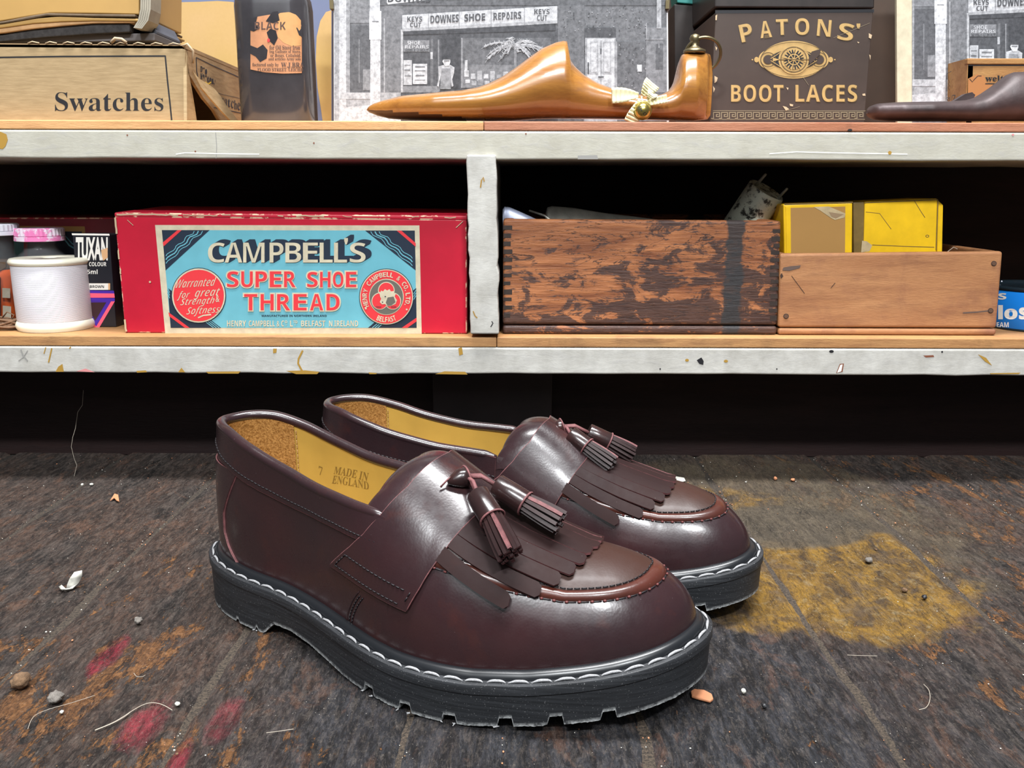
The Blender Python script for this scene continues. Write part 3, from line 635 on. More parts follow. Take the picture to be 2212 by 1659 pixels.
# the second red box further back
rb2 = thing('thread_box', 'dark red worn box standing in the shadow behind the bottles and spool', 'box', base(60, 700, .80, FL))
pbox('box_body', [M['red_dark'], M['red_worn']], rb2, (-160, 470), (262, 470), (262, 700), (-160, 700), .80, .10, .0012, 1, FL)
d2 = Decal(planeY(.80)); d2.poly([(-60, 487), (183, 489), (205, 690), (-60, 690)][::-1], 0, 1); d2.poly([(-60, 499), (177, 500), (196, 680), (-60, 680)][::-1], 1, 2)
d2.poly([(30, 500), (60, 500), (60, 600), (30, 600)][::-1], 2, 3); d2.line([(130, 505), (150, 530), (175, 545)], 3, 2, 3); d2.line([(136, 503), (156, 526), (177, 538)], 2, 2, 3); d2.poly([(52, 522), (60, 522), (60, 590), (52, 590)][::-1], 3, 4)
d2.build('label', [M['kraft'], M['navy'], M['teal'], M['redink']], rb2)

# dye carton
tx = thing('dye_carton', 'black carton of shoe dye with a purple and pink chevron, behind the thread spool', 'carton', base(205, 700, .745, FL))
pbox('carton', [M['card_black']], tx, (156, 506), (236, 507), (252, 716), (174, 716), .745, .028, .0008, -1, FL)
sd = Decal(planeY(.745)); W_, V_, K_, Pk, T_i, Mr = range(6)
sd.poly([(155, 504), (236, 505), (237, 509), (156, 508)][::-1], W_, 1)
sd.text('TUXAN', 164, 512, 233, 563, W_, 2, .04); sd.poly([(219, 540), (233, 535), (233, 556), (224, 563), (221, 555)][::-1], T_i, 4)
sd.text(SAN('SHOE COLOUR'), 166, 566, 230, 575, W_, 2); sd.text(SAN('25ml'), 181, 582, 211, 592, W_, 2)
sd.rect(178, 612, 238, 626, T_i, 1); sd.rect(178, 612, 234, 626, W_, 2); sd.text(SAN('DK BROWN'), 181, 616, 225, 622, GR - 5 + 2, 3)
sd.poly([(178, 627), (246, 628), (247, 634), (178, 633)][::-1], V_, 1); sd.poly([(178, 633), (247, 634), (248, 643), (178, 643)][::-1], Pk, 1); sd.poly([(178, 643), (248, 644), (248, 651), (178, 650)][::-1], V_, 1)
sd.poly([(178, 651), (248, 651), (209, 717), (178, 668)][::-1], Pk, 1); sd.poly([(178, 651), (240, 651), (208, 705), (178, 655)][::-1], V_, 2); sd.poly([(184, 653), (230, 653), (206, 693)][::-1], Mr, 3)
sd.build('print', [M['white_ink'], M['violet'], M['black_ink'], M['pink'], M['tan_ink'], M['brown_card']], tx)
xr = float(P(244, 600, .745)[0]) + .0002
def sideX(u, v, l=0):
    d = ray(u, v); xx = xr + l * LIFT; t = xx / d[0]; return CAM_P + d * t
s2 = Decal(lambda u, v, l=0: sideX(u, v, l))

# white spool of thread
sp = thing('thread_spool', 'large spool of white thread at the shelf front', 'spool', base(117, 716, YO + .028, FL))
ps = P(117, 640, YO + .028); rS = float(P(193, 640, YO + .028)[0] - P(41, 640, YO + .028)[0]) / 2; zt1 = float(P(117, 577, YO - .003)[2]); zt0 = float(P(117, 563, YO - .003)[2])
zb0 = FL; zb1 = float(P(117, 700, YO - .003)[2])
mb = MB(); mb.lathe([(rS * .99, zb1 - .0005), (rS, zb1 + .001), (rS * 1.005, (zb1 + zt1) / 2), (rS, zt1 - .001), (rS * .99, zt1 + .0005)], (ps[0], ps[1], 0), 72); mb.build('wound_thread', M['thread_spool'], sp, True)
rf = rS * 1.045
for nm, a, b in (('bottom_flange', zb0, zb1), ('top_flange', zt1, zt0)):
    h = b - a; mb = MB(); mb.lathe([(rf - .0012, a), (rf, a + h * .3), (rf + .0003, a + h * .5), (rf, a + h * .7), (rf - .0012, b), (.006, b), (.006, a)], (ps[0], ps[1], 0), 72, cap=False); mb.build(nm, M['plastic_cream'], sp, True)

# bottles
def bottle(label, u, Y, prof, glassm, liq, caps, grp=None, name='dye_bottle'):
    c = P(u, 600, Y); t = thing(name, label, 'bottle', (c[0], Y, FL), group=grp)
    pr = []
    for uu, v in prof:
        q = P(uu, v, Y); pr.append((float(q[0] - c[0]), float(q[2])))
    pr = pr + []
    z_bot = FL; pr[-1] = (pr[-1][0], z_bot)
    mb = MB(); mb.lathe(pr + [(.0005, z_bot)], (c[0], Y, 0), 48, cap=False); o = mb.build('glass', glassm, t, True); recalc(o); solid(o, .0012, 0, -1)
    if liq:
        for nm, v0, v1, m in liq:
            inner = [(max(r - .0016, .001), z) for r, z in pr]
            zz = np.array([z for r, z in inner]); rr = np.array([r for r, z in inner])
            za, zb_ = max(float(P(u, v1, Y)[2]), z_bot + .0015), float(P(u, v0, Y)[2])
            zs = np.linspace(zb_, za, 8); R = np.interp(-zs, -zz, rr)
            mb = MB(); mb.lathe([(.0005, zs[0])] + list(zip(R, zs)) + [(.0005, zs[-1])], (c[0], Y, 0), 48, cap=False); o = mb.build(nm, m, t, True); recalc(o)
    (v0, v1, ur, m) = caps; r = float(P(ur, v0, Y)[0] - c[0]); z1, z0 = float(P(u, v0, Y)[2]), float(P(u, v1, Y)[2]); h = z1 - z0
    V = []; n = 72; prf = [(.001, z1), (r - .001, z1), (r, z1 - .0008), (r, z0 + h * .42), (r - .0006, z0 + h * .38), (r + .0004, z0 + h * .34), (r + .0004, z0 + .0004), (r - .001, z0)]
    mb = MB(); base_ = len(mb.v)
    for r_, z_ in prf:
        for k in range(n):
            a = 2 * PI * k / n; kn = 1 + (.02 if (k % 2 and z0 + h * .4 < z_ < z1 - .0001) else 0); V.append((c[0] + r_ * kn * math.cos(a), Y + r_ * kn * math.sin(a), z_))
    F = [(i * n + k, i * n + (k + 1) % n, (i + 1) * n + (k + 1) % n, (i + 1) * n + k) for i in range(len(prf) - 1) for k in range(n)] + [tuple(range(n))]
    mb.add(V, F); recalc(mb.build('cap', m, t)); return t, c
b1, c1 = bottle('clear bottle with a pink-stained white cap, half hidden behind the white spool', 96, .775, [(118, 515), (118, 530), (122, 536), (124, 541), (138, 552), (152, 568), (156, 580), (156, 716)], M['glass_clear'], [('dye', 585, 714, M['brown_dye'])], (492, 520, 132, M['pink_cap']))
b2, c2 = bottle('bottle of orange dye with a white cap at the left end of the shelf', -6, .765, [(24, 505), (24, 520), (27, 545), (36, 560), (42, 575), (43, 590), (43, 716)], M['glass_clear'], [('residue', 560, 580, M['brown_dye']), ('dye', 580, 706, M['orange_dye'])], (483, 508, 32, M['white_cap']))
dz = Decal(lambda u, v, l=0: cyl_hit(u, v, c2[0], .765, float(P(43, 600, .765)[0] - c2[0]) + .0001 + l * LIFT))
dz.poly([(-14, 590), (-5, 590), (1, 600), (1, 700), (-14, 700)][::-1], 0); dz.poly([(-14, 566), (12, 566), (12, 578), (-5, 588), (-14, 588)][::-1], 2)
dz.poly([(5, 622), (22, 623), (22, 644), (5, 643)][::-1], 1, 1); dz.poly([(6, 660), (24, 662), (24, 695), (6, 693)][::-1], 1, 1)
dz.build('label', [M['card_black'], M['strap_grey'], M['brown_dye']], b2)
# twine bundle
tw = MB(); cN = P(6, 705, .728)
for k in range(9):
    a = k * .7; r = .006 + .0012 * (k % 3); pts = []
    for t in np.linspace(0, 2 * PI, 26): pts.append((cN[0] + (r + .001) * math.cos(t) * 1.4, cN[1] + r * .6 * math.sin(t), FL + .0062 + (r * .62) * math.sin(t + a) * .75 + .0004 * k * .5 - .001))
    tw.tube(pts, .0010, 6, 0, False)
tw.tube([(cN[0] + .008, cN[1], FL + .008), (cN[0] + .012, cN[1] - .002, FL + .0135), (cN[0] + .007, cN[1] - .003, FL + .016), (cN[0] + .001, cN[1], FL + .011)], .0006, 6)
o = tw.build('twine_bundle', M['twine'], None, True); tag(o, 'tangled bundle of brown twine in front of the orange bottle', 'twine')

# ------------------------------------------------------------------ lower shelf, right bay
def open_crate(name, label, TL, TR, BR, BL, Y, depth, th, m, mb_m, vseam, fing=None, bev=.0014):
    t = thing(name, label, 'crate', base((BL[0] + BR[0]) / 2, 720, Y, FL))
    q = [P(*TL, Y), P(*TR, Y), P(*BR, Y), P(*BL, Y)]
    zs = float(P((BL[0] + BR[0]) / 2, vseam, Y)[2])
    k = lambda a, b, z: a + (b - a) * ((z - a[2]) / (b[2] - a[2]))
    lo_l, lo_r = k(q[0], q[3], zs + .0004), k(q[1], q[2], zs + .0004)
    def bd(nm, a, b, c, d, dy, mm, y0=0):
        mb = MB(); Q = np.array([a, b, c, d]) + np.array([0, y0, 0]); mb.slab(Q, (0, dy, 0)); o = mb.build(nm, mm, t); recalc(o); bevel(o, bev, 3); return o
    bd('front_board', q[0], q[1], lo_r, lo_l, th, m); bd('back_board', q[0], q[1], lo_r, lo_l, th, m, depth - th)
    x = np.array([1, 0, 0])
    bd('side_board', q[0], q[0] + x * th, lo_l + x * th, lo_l, depth - 2 * th, m, th); bd('side_board', q[1] - x * th, q[1], lo_r, lo_r - x * th, depth - 2 * th, m, th)
    f1 = np.array([q[3][0], Y, FL]); f2 = np.array([q[2][0], Y, FL]); g1 = np.array([q[3][0], Y, zs - .0003]); g2 = np.array([q[2][0], Y, zs - .0003])
    bd('bottom_board', g1, g2, f2, f1, depth, mb_m, -.0003)
    return t, q
cr, qc = open_crate('finger_jointed_crate', 'dark scorched open wooden crate with finger-jointed corners', (1087, 473), (1688, 477), (1678, 722), (1086, 722), YO, .17, .010, M['crate'], M['crate'], 703, bev=.0024)
fj = MB()
for side in (0, 1):
    n = 13 if side == 0 else 14
    for k in range(n):
        v = (487 + k * 17.3) if side == 0 else (495 + k * 15.6)
        hgt = 9.5 * RNG.uniform(.8, 1.15)
        if v + hgt > 700: break
        if side == 0: u0, u1 = 1087.6 + .0 * k, 1105 + RNG.uniform(-3, 2)
        else:
            e = 1687 - (v - 477) * .041; u0, u1 = e - 17 + RNG.uniform(-3, 3), e - .6
        a, b, c, d = P(u0, v, YO - .0002), P(u1, v, YO - .0002), P(u1, v + hgt, YO - .0002), P(u0, v + hgt, YO - .0002)
        fj.slab([a, b, c, d], (0, .0012, 0))
o = fj.build('finger_joints', M['crate_end'], cr); recalc(o)
c2r, q2 = open_crate('small_open_crate', 'plain tan open wooden crate beside the scorched crate', (1685, 548), (2167, 543), (2152, 722), (1681, 722), YO - .0005, .15, .008, M['crate_light'], M['crate_light'], 709, bev=.0022)
for u, v in ((1698, 683), (2147, 569), (2140, 671)): nl = Decal(planeY(YO - .0009)); nl.disc(u, v, 6, 5.5, 0, 1, 20); nl.disc(u, v, 4.6, 4.2, 1, 2, 20); nl.build('nail', [M['crate_end'], M['nail']], c2r)
st = Decal(planeY(YO - .0007)); st.poly([(1692, 578), (1708, 575), (1730, 573), (1727, 579), (1705, 585), (1690, 584)][::-1], 0); st.poly([(1685, 594), (1689, 590), (1692, 597), (1687, 602)][::-1], 1); st.line([(1710, 596), (1738, 634)], 1.2, 1); st.line([(1795, 622), (1804, 611)], 1.4, 1); st.line([(2080, 676), (2110, 674), (2138, 671)], 3, 0)
st.build('stains', [plain('grey_stain', S(92, 74, 66), .6), plain('dark_scratch', S(60, 40, 30), .6)], c2r)

# contents of the scorched crate
def lathe_axis(z):
    z = np.array(z, float); z /= np.linalg.norm(z); a = np.cross(z, [0, 1, 0]); a /= np.linalg.norm(a); b = np.cross(z, a); return np.stack([a, b, z], 1)
Yc = .775
A_ = P(1648, 410, Yc); B_ = P(1565, 545, Yc + .01); ax = A_ - B_; ax[1] -= .012; Lc = np.linalg.norm(ax); R3 = lathe_axis(ax)
t = thing('metal_cylinder', 'speckled steel cylinder with two pins leaning out of the scorched crate', 'tool', tuple(B_))
rC = .0168; mb = MB(); mb.lathe([(rC - .0015, 0), (rC, .0015), (rC, Lc - .0012), (rC - .0006, Lc), (rC - .002, Lc), (rC - .0025, Lc - .0008), (.0006, Lc - .0008)], B_, 40, 0, R3); mb.build('barrel', M['speckled'], t, True).data
for off, ln in ((-.0085, .013), (.0095, .012)):
    p0 = B_ + R3 @ np.array([0, 0, Lc - .002]) + np.array([off * 1.1, -.002, -off * .62]); p1 = p0 + R3[:, 2] * ln + np.array([.0015, 0, -.001])
    mb = MB(); mb.tube([p0, p0 + (p1 - p0) * .9, p1], [.0014, .0012, .0008], 10); mb.build('pin', M['steel'], t, True)
bk = P(1655, 470, Yc + .004)
# pale flat metal last plate
def profile_solid(name, pts_top, pts_bot, Y, hw, m, parent=None, nseg=12, label=None, cat=None, zfloor=None, sub=0, sq=1.0, yc=None, nx=60, smooth=True):
    """loft along x from top/bottom silhouettes (photo px) at plane Y; hw(u)->half depth"""
    T = np.array([P(u, v, Y) for u, v in pts_top]); Bm = np.array([P(u, v, Y) for u, v in pts_bot])
    xs = np.linspace(max(T[0][0], Bm[0][0]), min(T[-1][0], Bm[-1][0]), nx)
    xs = xs[0] + (xs[-1] - xs[0]) * (.5 - .5 * np.cos(np.linspace(0, PI, nx)))*1.0
    zt_ = np.interp(xs, T[:, 0], T[:, 2]); zb_ = np.interp(xs, Bm[:, 0], Bm[:, 2]); us = np.interp(xs, T[:, 0], [p[0] for p in pts_top])
    if zfloor is not None: zb_ = np.maximum(zb_, zfloor); zt_ = np.maximum(zt_, zb_ + .0005)
    V = []; n = 28
    for x, a, b, u in zip(xs, zb_, zt_, us):
        w_ = hw(u); h = (b - a) / 2; c = (a + b) / 2
        for k in range(n):
            t_ = 2 * PI * k / n; cs, sn = math.cos(t_), math.sin(t_)
            e = .75 if sn < 0 else sq
            yy = w_ * np.sign(cs) * abs(cs) ** .85; zz = h * np.sign(sn) * abs(sn) ** e
            if sn > 0 and h > .012: yy *= 1 - (1 - .012 / h) * .75 * sn
            V.append((x, Y + (yc(u) if yc else 0) + yy, c + zz))
    F = [(i * n + k, i * n + (k + 1) % n, (i + 1) * n + (k + 1) % n, (i + 1) * n + k) for i in range(nx - 1) for k in range(n)] + [tuple(range(n))[::-1], tuple((nx - 1) * n + k for k in range(n))]
    mb = MB(); mb.add(V, F); o = mb.build(name, m, parent, smooth); recalc(o)
    if sub: subsurf(o, sub)
    if label: tag(o, label, cat)
    return o
profile_solid('shoe_last_plate', [(1178, 462), (1182, 448), (1192, 445), (1240, 449), (1300, 459), (1380, 469), (1420, 474)], [(1178, 500), (1200, 520), (1300, 540), (1420, 545)], .775, lambda u: .011, M['speckled'] if 0 else M['steel'], label='flat worn steel tool end showing above the rim of the scorched crate', cat='tool')
profile_solid('steel_shoehorn', [(1086, 452), (1090, 446), (1100, 447), (1130, 460), (1160, 474), (1175, 482)], [(1086, 500), (1100, 525), (1175, 545)], .745, lambda u: .006, M['steel_blue'], label='smooth blue-grey steel tip at the left corner of the scorched crate', cat='tool')
mb = MB(); mb.tube([P(1143, 455, .76), P(1177, 466, .755), P(1240, 520, .75)], [.0009, .0011, .0011], 8); o = mb.build('thin_rod', M['steel'], None, True); tag(o, 'thin bright steel rod between the two tools in the scorched crate', 'tool')

# yellow cartons in the tan crate
zfl = float(P(1900, 709, YO)[2]) + .0006
ya = thing('yellow_carton', 'yellow carton with a torn brown paper panel, left in the tan crate', 'carton', (float(P(1768, 600, .735)[0]), .735, zfl))
pbox('carton', [M['yellow_card'], M['yellow_dark']], ya, (1692, 441), (1842, 437), (1840, 700), (1697, 700), .735, .05, .0012, -1, zfl)
pbox('front_flap', [M['yellow_card']], ya, (1697, 446), (1708, 447), (1711, 690), (1703, 690), .7345, .0008, .0002, -1, zfl)
dq = Decal(planeY(.735)); dq.poly([(1706, 449), (1826, 446), (1824, 700), (1709, 700)][::-1], 0, 1); dq.line([(1694, 441), (1842, 437)], 2.5, 3, 2)
dq.poly([(1757, 447), (1790, 446), (1826, 461), (1824, 470), (1803, 475), (1795, 471), (1772, 455)][::-1], 1, 3); dq.poly([(1790, 458), (1822, 463), (1805, 472), (1796, 468)][::-1], 2, 4)
dq.build('paper_panel', [M['kraft'], M['torn'], plain('torn_shadow', S(140, 116, 88), .8), M['yellow_dark']], ya)
yb = thing('yellow_carton', 'scuffed yellow carton with creased front, right in the tan crate', 'carton', (float(P(1950, 600, .738)[0]), .738, zfl))
pbox('carton', [M['yellow_card'], M['yellow_dark']], yb, (1868, 436), (2026, 429), (2020, 700), (1860, 700), .738, .05, .0012, -1, zfl)
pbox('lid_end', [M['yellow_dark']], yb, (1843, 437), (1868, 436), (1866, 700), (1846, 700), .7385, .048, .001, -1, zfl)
pbox('lid', [M['yellow_card']], yb, (2027, 433), (2038, 443), (2032, 700), (2021, 700), .740, .048, .0008, -1, zfl)
dq = Decal(planeY(.738)); dq.poly([(1862, 520), (1872, 521), (1884, 530), (1878, 543), (1860, 545)][::-1], 0, 1); dq.line([(1884, 529), (1950, 532), (2018, 534)], 1.6, 1, 1); dq.line([(1974, 432), (1990, 458), (1998, 470)], 1.3, 1, 1); dq.line([(1870, 458), (1900, 461), (1925, 495)], 1.2, 1, 1); dq.line([(2026, 432), (2022, 540)], 2.2, 1, 1); dq.line([(1868, 438), (2026, 431)], 2., 1, 1); dq.disc(2003, 510, 4, 3, 1, 1, 16, .6)
dq.build('wear', [M['torn'], M['yellow_dark']], yb)
yc_ = thing('yellow_carton', 'dim yellow carton end showing between the steel cylinder and the torn carton', 'carton', (float(P(1665, 600, .79)[0]), .785, zfl))
pbox('carton', [M['yellow_dark']], yc_, (1640, 444), (1690, 443), (1690, 700), (1640, 700), .79, .03, .001, -1, zfl) if 0 else None
bpy.data.objects.remove(yc_)
mb = MB(); mb.tube([P(2045, 545, .72), P(2060, 534, .72), P(2068, 538, .72)], .0003, 5); o = mb.build('loose_fibre', M['hair'], None); tag(o, 'curled fibre on the rim of the tan crate', 'fibre')
# blue tin
tn = thing('cream_tin', 'round blue tin of shoe cream with white lettering at the right end', 'tin', (float(P(2232, 660, .765)[0]), .765, FL))
ct = P(2232, 660, .765); rT = float(ct[0] - P(2137, 660, .765)[0]); ztop = float(P(2232, 618, .765)[2])
mb = MB(); mb.lathe([(rT - .001, FL), (rT, FL + .001), (rT, ztop - .003), (rT - .0008, ztop - .002)], (ct[0], .765, 0), 64); mb.build('tin_body', M['tin_blue'], tn, True)
mb = MB(); mb.lathe([(rT - .001, ztop - .0022), (rT + .0006, ztop - .0018), (rT + .0006, ztop + .0008), (rT - .001, ztop + .0016), (rT - .003, ztop), (.001, ztop)], (ct[0], .765, 0), 64); mb.build('lid', M['tin_dark'], tn, True)
mb = MB(); mb.lathe([(rT + .0001, FL + .0002), (rT + .0006, FL + .0009), (rT + .0001, FL + .0018)], (ct[0], .765, 0), 64, cap=False); mb.build('bottom_rim', M['tin_dark'], tn, True)
tl = Decal(lambda u, v, l=0: cyl_hit(u, v, ct[0], .765, rT + .0001 + l * LIFT)); tl.text(SAN("'S"), 2150, 633, 2174, 647, 0, 1, .02); tl.text(SAN('Glo'), 2120, 659, 2198, 690, 0, 1, .03); tl.text(SAN('ss'), 2201, 664, 2240, 690, 0, 1, .03); tl.text(SAN('CREAM'), 2136, 696, 2179, 707, 0, 1)
tl.build('lettering', [M['white_ink']], tn)
for u, h, lab in ((2163, 12, 'pale nail tip sticking up behind the blue tin, the taller one'), (2186, 8, 'short pale nail tip behind the blue tin, at the photo edge')):
    a = P(u, 622, .80); b = P(u + 1, 622 - h - 4, .80); a = np.array([a[0], a[1], FL]); mb = MB(); mb.tube([a, a + (b - a) * .93, b], [.0011, .0011, .0003], 8); o = mb.build('nail', M['white_cap'], None, True); tag(o, lab, 'nail')
# ------------------------------------------------------------------ upper shelf
# painted card backdrop leaning on the wall
bdp = thing('backdrop_board', 'tan and yellow painted backdrop board with slate blue edges behind the bottle', 'board', base(510, 262, .90, FU))
pbox('board', [M['slate']], bdp, (250, -120), (716, -120), (716, 262), (250, 262), .90, .006, .0005, -1, FU)
db = Decal(planeY(.90)); db.poly([(250, 12), (330, 6), (430, 4), (470, 2), (500, 4), (536, 10), (536, 300), (250, 300)][::-1], 0, 1); db.disc(745, 210, 70, 195, 0, 1) if 0 else db.poly([(716, 22), (704, 26), (692, 45), (684, 80), (682, 130), (686, 190), (694, 240), (702, 300), (716, 300)], 0, 1)
db.build('painted_shape', [M['backdrop']], bdp)

# swatches box
sb = thing('swatch_box', 'brown cardboard box marked for swatches at the left end of the upper shelf', 'box', base(200, 262, YO, FU))
D_ = .158
q = np.array([P(-170, 92, YO), P(400, 97, YO), P(402, 262, YO), P(-170, 262, YO)]); q[2][2] = FU; q[3][2] = FU
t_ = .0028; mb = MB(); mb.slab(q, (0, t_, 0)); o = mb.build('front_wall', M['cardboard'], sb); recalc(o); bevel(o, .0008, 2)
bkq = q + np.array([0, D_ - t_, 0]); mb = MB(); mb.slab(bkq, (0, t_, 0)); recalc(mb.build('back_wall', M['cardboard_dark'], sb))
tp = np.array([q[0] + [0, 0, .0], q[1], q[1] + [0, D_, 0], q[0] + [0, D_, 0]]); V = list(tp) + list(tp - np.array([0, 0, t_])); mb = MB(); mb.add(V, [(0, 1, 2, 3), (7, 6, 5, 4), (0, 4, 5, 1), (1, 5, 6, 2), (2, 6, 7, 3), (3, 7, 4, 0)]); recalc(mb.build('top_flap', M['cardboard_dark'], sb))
xE = q[1][0]
def side(u, v, l=0):
    d = ray(u, v); x = xE - .0002 + l * LIFT; t = x / d[0]; return CAM_P + d * t
def sidepoly(name, pts, m, th=.0026, parent=sb):
    A = np.array([side(u, v) for u, v in pts]); Bq = A - np.array([th, 0, 0]); n = len(A); mb = MB()
    mb.add(list(A) + list(Bq), [tuple(range(n)), tuple(range(n, 2 * n))[::-1]] + [(i, n + i, n + (i + 1) % n, (i + 1) % n) for i in range(n)]); o = mb.build(name, m, parent); recalc(o); return o
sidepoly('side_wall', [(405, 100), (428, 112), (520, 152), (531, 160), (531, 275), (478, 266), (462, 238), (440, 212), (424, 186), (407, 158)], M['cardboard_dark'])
sidepoly('side_corner', [(403, 100), (408, 158), (414, 190), (420, 225), (426, 266), (404, 263)], M['cardboard'])
# torn flap hanging in front of the hole
fl = Decal(side)
fp = [(403, 155), (415, 172), (428, 180), (444, 192), (455, 208), (465, 228), (478, 248), (487, 262), (470, 262), (452, 240), (432, 214), (415, 190)]
A = np.array([side(u, v) + np.array([.004 + .006 * (v - 155) / 100, 0, 0]) for u, v in fp]); n = len(A); mb = MB()
mb.add(list(A) + list(A + np.array([.0012, 0, .0004])), [tuple(range(n)), tuple(range(n, 2 * n))[::-1]] + [(i, n + i, n + (i + 1) % n, (i + 1) % n) for i in range(n)]); recalc(mb.build('torn_flap', M['cardboard'], sb))
pr = Decal(planeY(YO)); pr.line([(-170, 121), (0, 124), (130, 122), (357, 121)], 3.2, 0); pr.line([(357, 120), (362, 175), (368, 230), (371, 261)], 3.2, 0)
pr.text(SER('Swatches'), 119, 199, 353, 240, 0, 1, -.006); pr.build('print', [M['black_ink']], sb)
ps_ = Decal(side); ps_.line([(424, 124), (458, 141), (519, 168)], 1.6, 0, 2); ps_.line([(424, 124), (425, 152), (428, 170)], 1.6, 0, 2); ps_.line([(519, 168), (521, 212)], 1.6, 0, 2); ps_.line([(462, 232), (500, 240), (531, 247)], 1.6, 0, 2); ps_.line([(450, 195), (480, 204), (520, 213)], .9, 0, 2)
for i, c_ in enumerate('Dr'): pass
for i, c_ in enumerate('Martens'): ps_.text(SER(c_), 433 + i * 4.8, 158 + i * 2.4, 437.4 + i * 4.8, 171 + i * 2.0 - (0 if c_ in 'Mt' else 0), 0, 2, .03)
for i, c_ in enumerate('Dr.'): ps_.text(SER(c_), 433 + i * 5, 143 + i * 3, 437.5 + i * 5, 155 + i * 3, 0, 2, .03)
ps_.line([(443, 177), (450, 182), (456, 177)], 2.4, 1, 2)
for i, c_ in enumerate('Swatches'): ps_.text(SER(c_), 471 + i * 7, 207 + i * 2.0 + (3 if c_ not in 'Sth' else 0), 477 + i * 7, 224 + i * 2.4, 0, 2, -.005)
ps_.build('side_print', [M['black_ink'], M['yellow_card']], sb)
fz = MB()
for k in range(9):
    u = 60 + k * 38; p0 = P(u, 93 + .01 * u, YO - .0006); fz.tube([p0, p0 + [.004, -.0006, .0012], p0 + [.009, 0, .0002]], .0005, 5)
p0 = P(240, 92, YO - .001); fz.tube([p0, p0 + [.004, -.001, .003], p0 + [.009, -.001, .0025], p0 + [.012, 0, 0]], .0012, 6)
p0 = P(395, 100, YO - .001); fz.tube([p0, p0 + [.004, -.0016, .0016], p0 + [.007, .002, -.003], p0 + [.0055, .004, -.012]], .0010, 6)
fz.build('stitched_edge', M['bare_board'], sb, True)

# leather swatch pile on the box
zB = float(q[1][2]) + .0003
lp = thing('swatch_pile', 'thick pile of tan leather swatches over black felt on the cardboard box', 'leather', (float(P(150, 90, .73)[0]), .73, zB))
def layer(name, top, bot, Y, dep, m, zmin=None, bev=.0008):
    us = np.linspace(max(top[0][0], bot[0][0]), min(top[-1][0], bot[-1][0]), 40); V = []
    for u in us:
        a = P(u, np.interp(u, [p[0] for p in top], [p[1] for p in top]), Y); b = P(u, np.interp(u, [p[0] for p in bot], [p[1] for p in bot]), Y)
        if zmin is not None: b[2] = max(b[2], zmin)
        V += [a, b, b + [0, dep, 0], a + [0, dep, 0]]
    n = 40; F = [(4 * i + k, 4 * i + (k + 1) % 4, 4 * i + 4 + (k + 1) % 4, 4 * i + 4 + k) for i in range(n - 1) for k in range(4)] + [(0, 1, 2, 3), (4 * n - 1, 4 * n - 2, 4 * n - 3, 4 * n - 4)]
    mb = MB(); mb.add(V, F); o = mb.build(name, m, lp); recalc(o); bevel(o, bev, 2); return o
layer('base_sheet', [(-170, 82), (100, 76), (334, 71)], [(-170, 96), (334, 88)], .733, .12, plain('dark_grey_sheet', S(84, 80, 80), .7), zB)
layer('felt_sheet', [(-170, 70), (0, 76), (60, 64), (120, 56), (200, 50), (280, 50)], [(-170, 84), (0, 90), (40, 86), (100, 80), (200, 73), (280, 69)], .728, .11, M['felt'], zB)
layer('leather_sheet', [(-170, 58), (0, 60), (70, 50), (130, 46), (200, 44), (292, 45)], [(-170, 68), (0, 72), (70, 62), (130, 56), (200, 50), (292, 49)], .726, .10, M['tan_edge'])
layer('leather_sheet', [(-170, 50), (0, 52), (70, 40), (130, 35), (200, 38), (298, 40)], [(-170, 58), (0, 61), (70, 51), (130, 47), (200, 45), (298, 46)], .725, .10, M['tan_leather'])
layer('leather_sheet', [(-170, 44), (0, 47), (70, 33), (100, 28), (200, 30), (292, 31)], [(-170, 50), (0, 52), (70, 40), (100, 34), (200, 36), (292, 37)], .724, .10, M['brown_edge'])
layer('leather_cover', [(-170, -90), (300, -90)], [(-170, 45), (0, 46), (70, 34), (110, 28), (200, 29), (300, 31)], .727, .09, M['tan_leather'])
sg = MB()
for k in range(5):
    off = k * 4.6; A = [(302 + off * .95, -90), (304 + off, -20), (303 + off, 20), (298 + off, 44), (288 + off * .8, 60 + off * .1)]
    for i in range(len(A) - 1):
        a, b = P(*A[i], .722 - .0), P(*A[i + 1], .722); wv = P(A[i][0] + 3.9, A[i][1], .722) - a; wv2 = P(A[i + 1][0] + 3.9, A[i + 1][1], .722) - b
        sg.slab([a, a + wv, b + wv2, b], (0, .02, 0))
sg.build('strap', M['strap_grey'], lp)
layer('dark_corner', [(312, 50), (326, 44), (334, 60), (339, 68)], [(312, 73), (339, 73)], .74, .05, plain('dark_folded_sheet', S(74, 76, 84), .7))

# dye bottle with torn label
Yb = .775; cb = P(602, 200, Yb); rB = float(P(680, 200, Yb)[0] - cb[0])
bt = thing('dye_bottle', 'tall dark old glass bottle with a torn brown paper label', 'bottle', (cb[0], Yb, FU))
zt_ = lambda v: float(P(602, v, Yb)[2])
def octlathe(name, rf, zs, m, smooth=True, ch=.0):
    V = []; n = 48
    for r, z in zip(rf, zs):
        for k in range(n):
            a = 2 * PI * (k + .5) / n; c_, s_ = math.cos(a), math.sin(a); e = .62
            V.append((cb[0] + r * np.sign(c_) * abs(c_) ** e * (1), Yb + r * .8 * np.sign(s_) * abs(s_) ** e, z))
    F = [(i * n + k, i * n + (k + 1) % n, (i + 1) * n + (k + 1) % n, (i + 1) * n + k) for i in range(len(zs) - 1) for k in range(n)] + [tuple(range(n))[::-1], tuple((len(zs) - 1) * n + k for k in range(n))]
    mb = MB(); mb.add(V, F); o = mb.build(name, m, bt, smooth); recalc(o); return o
octlathe('glass', [rB * .96, rB, rB, rB, rB * .97, rB * .8, .012, .011, .011], [FU, FU + .003, zt_(170), zt_(20), zt_(0), zt_(-30), zt_(-60), zt_(-110), zt_(-140)], M['smoky'])
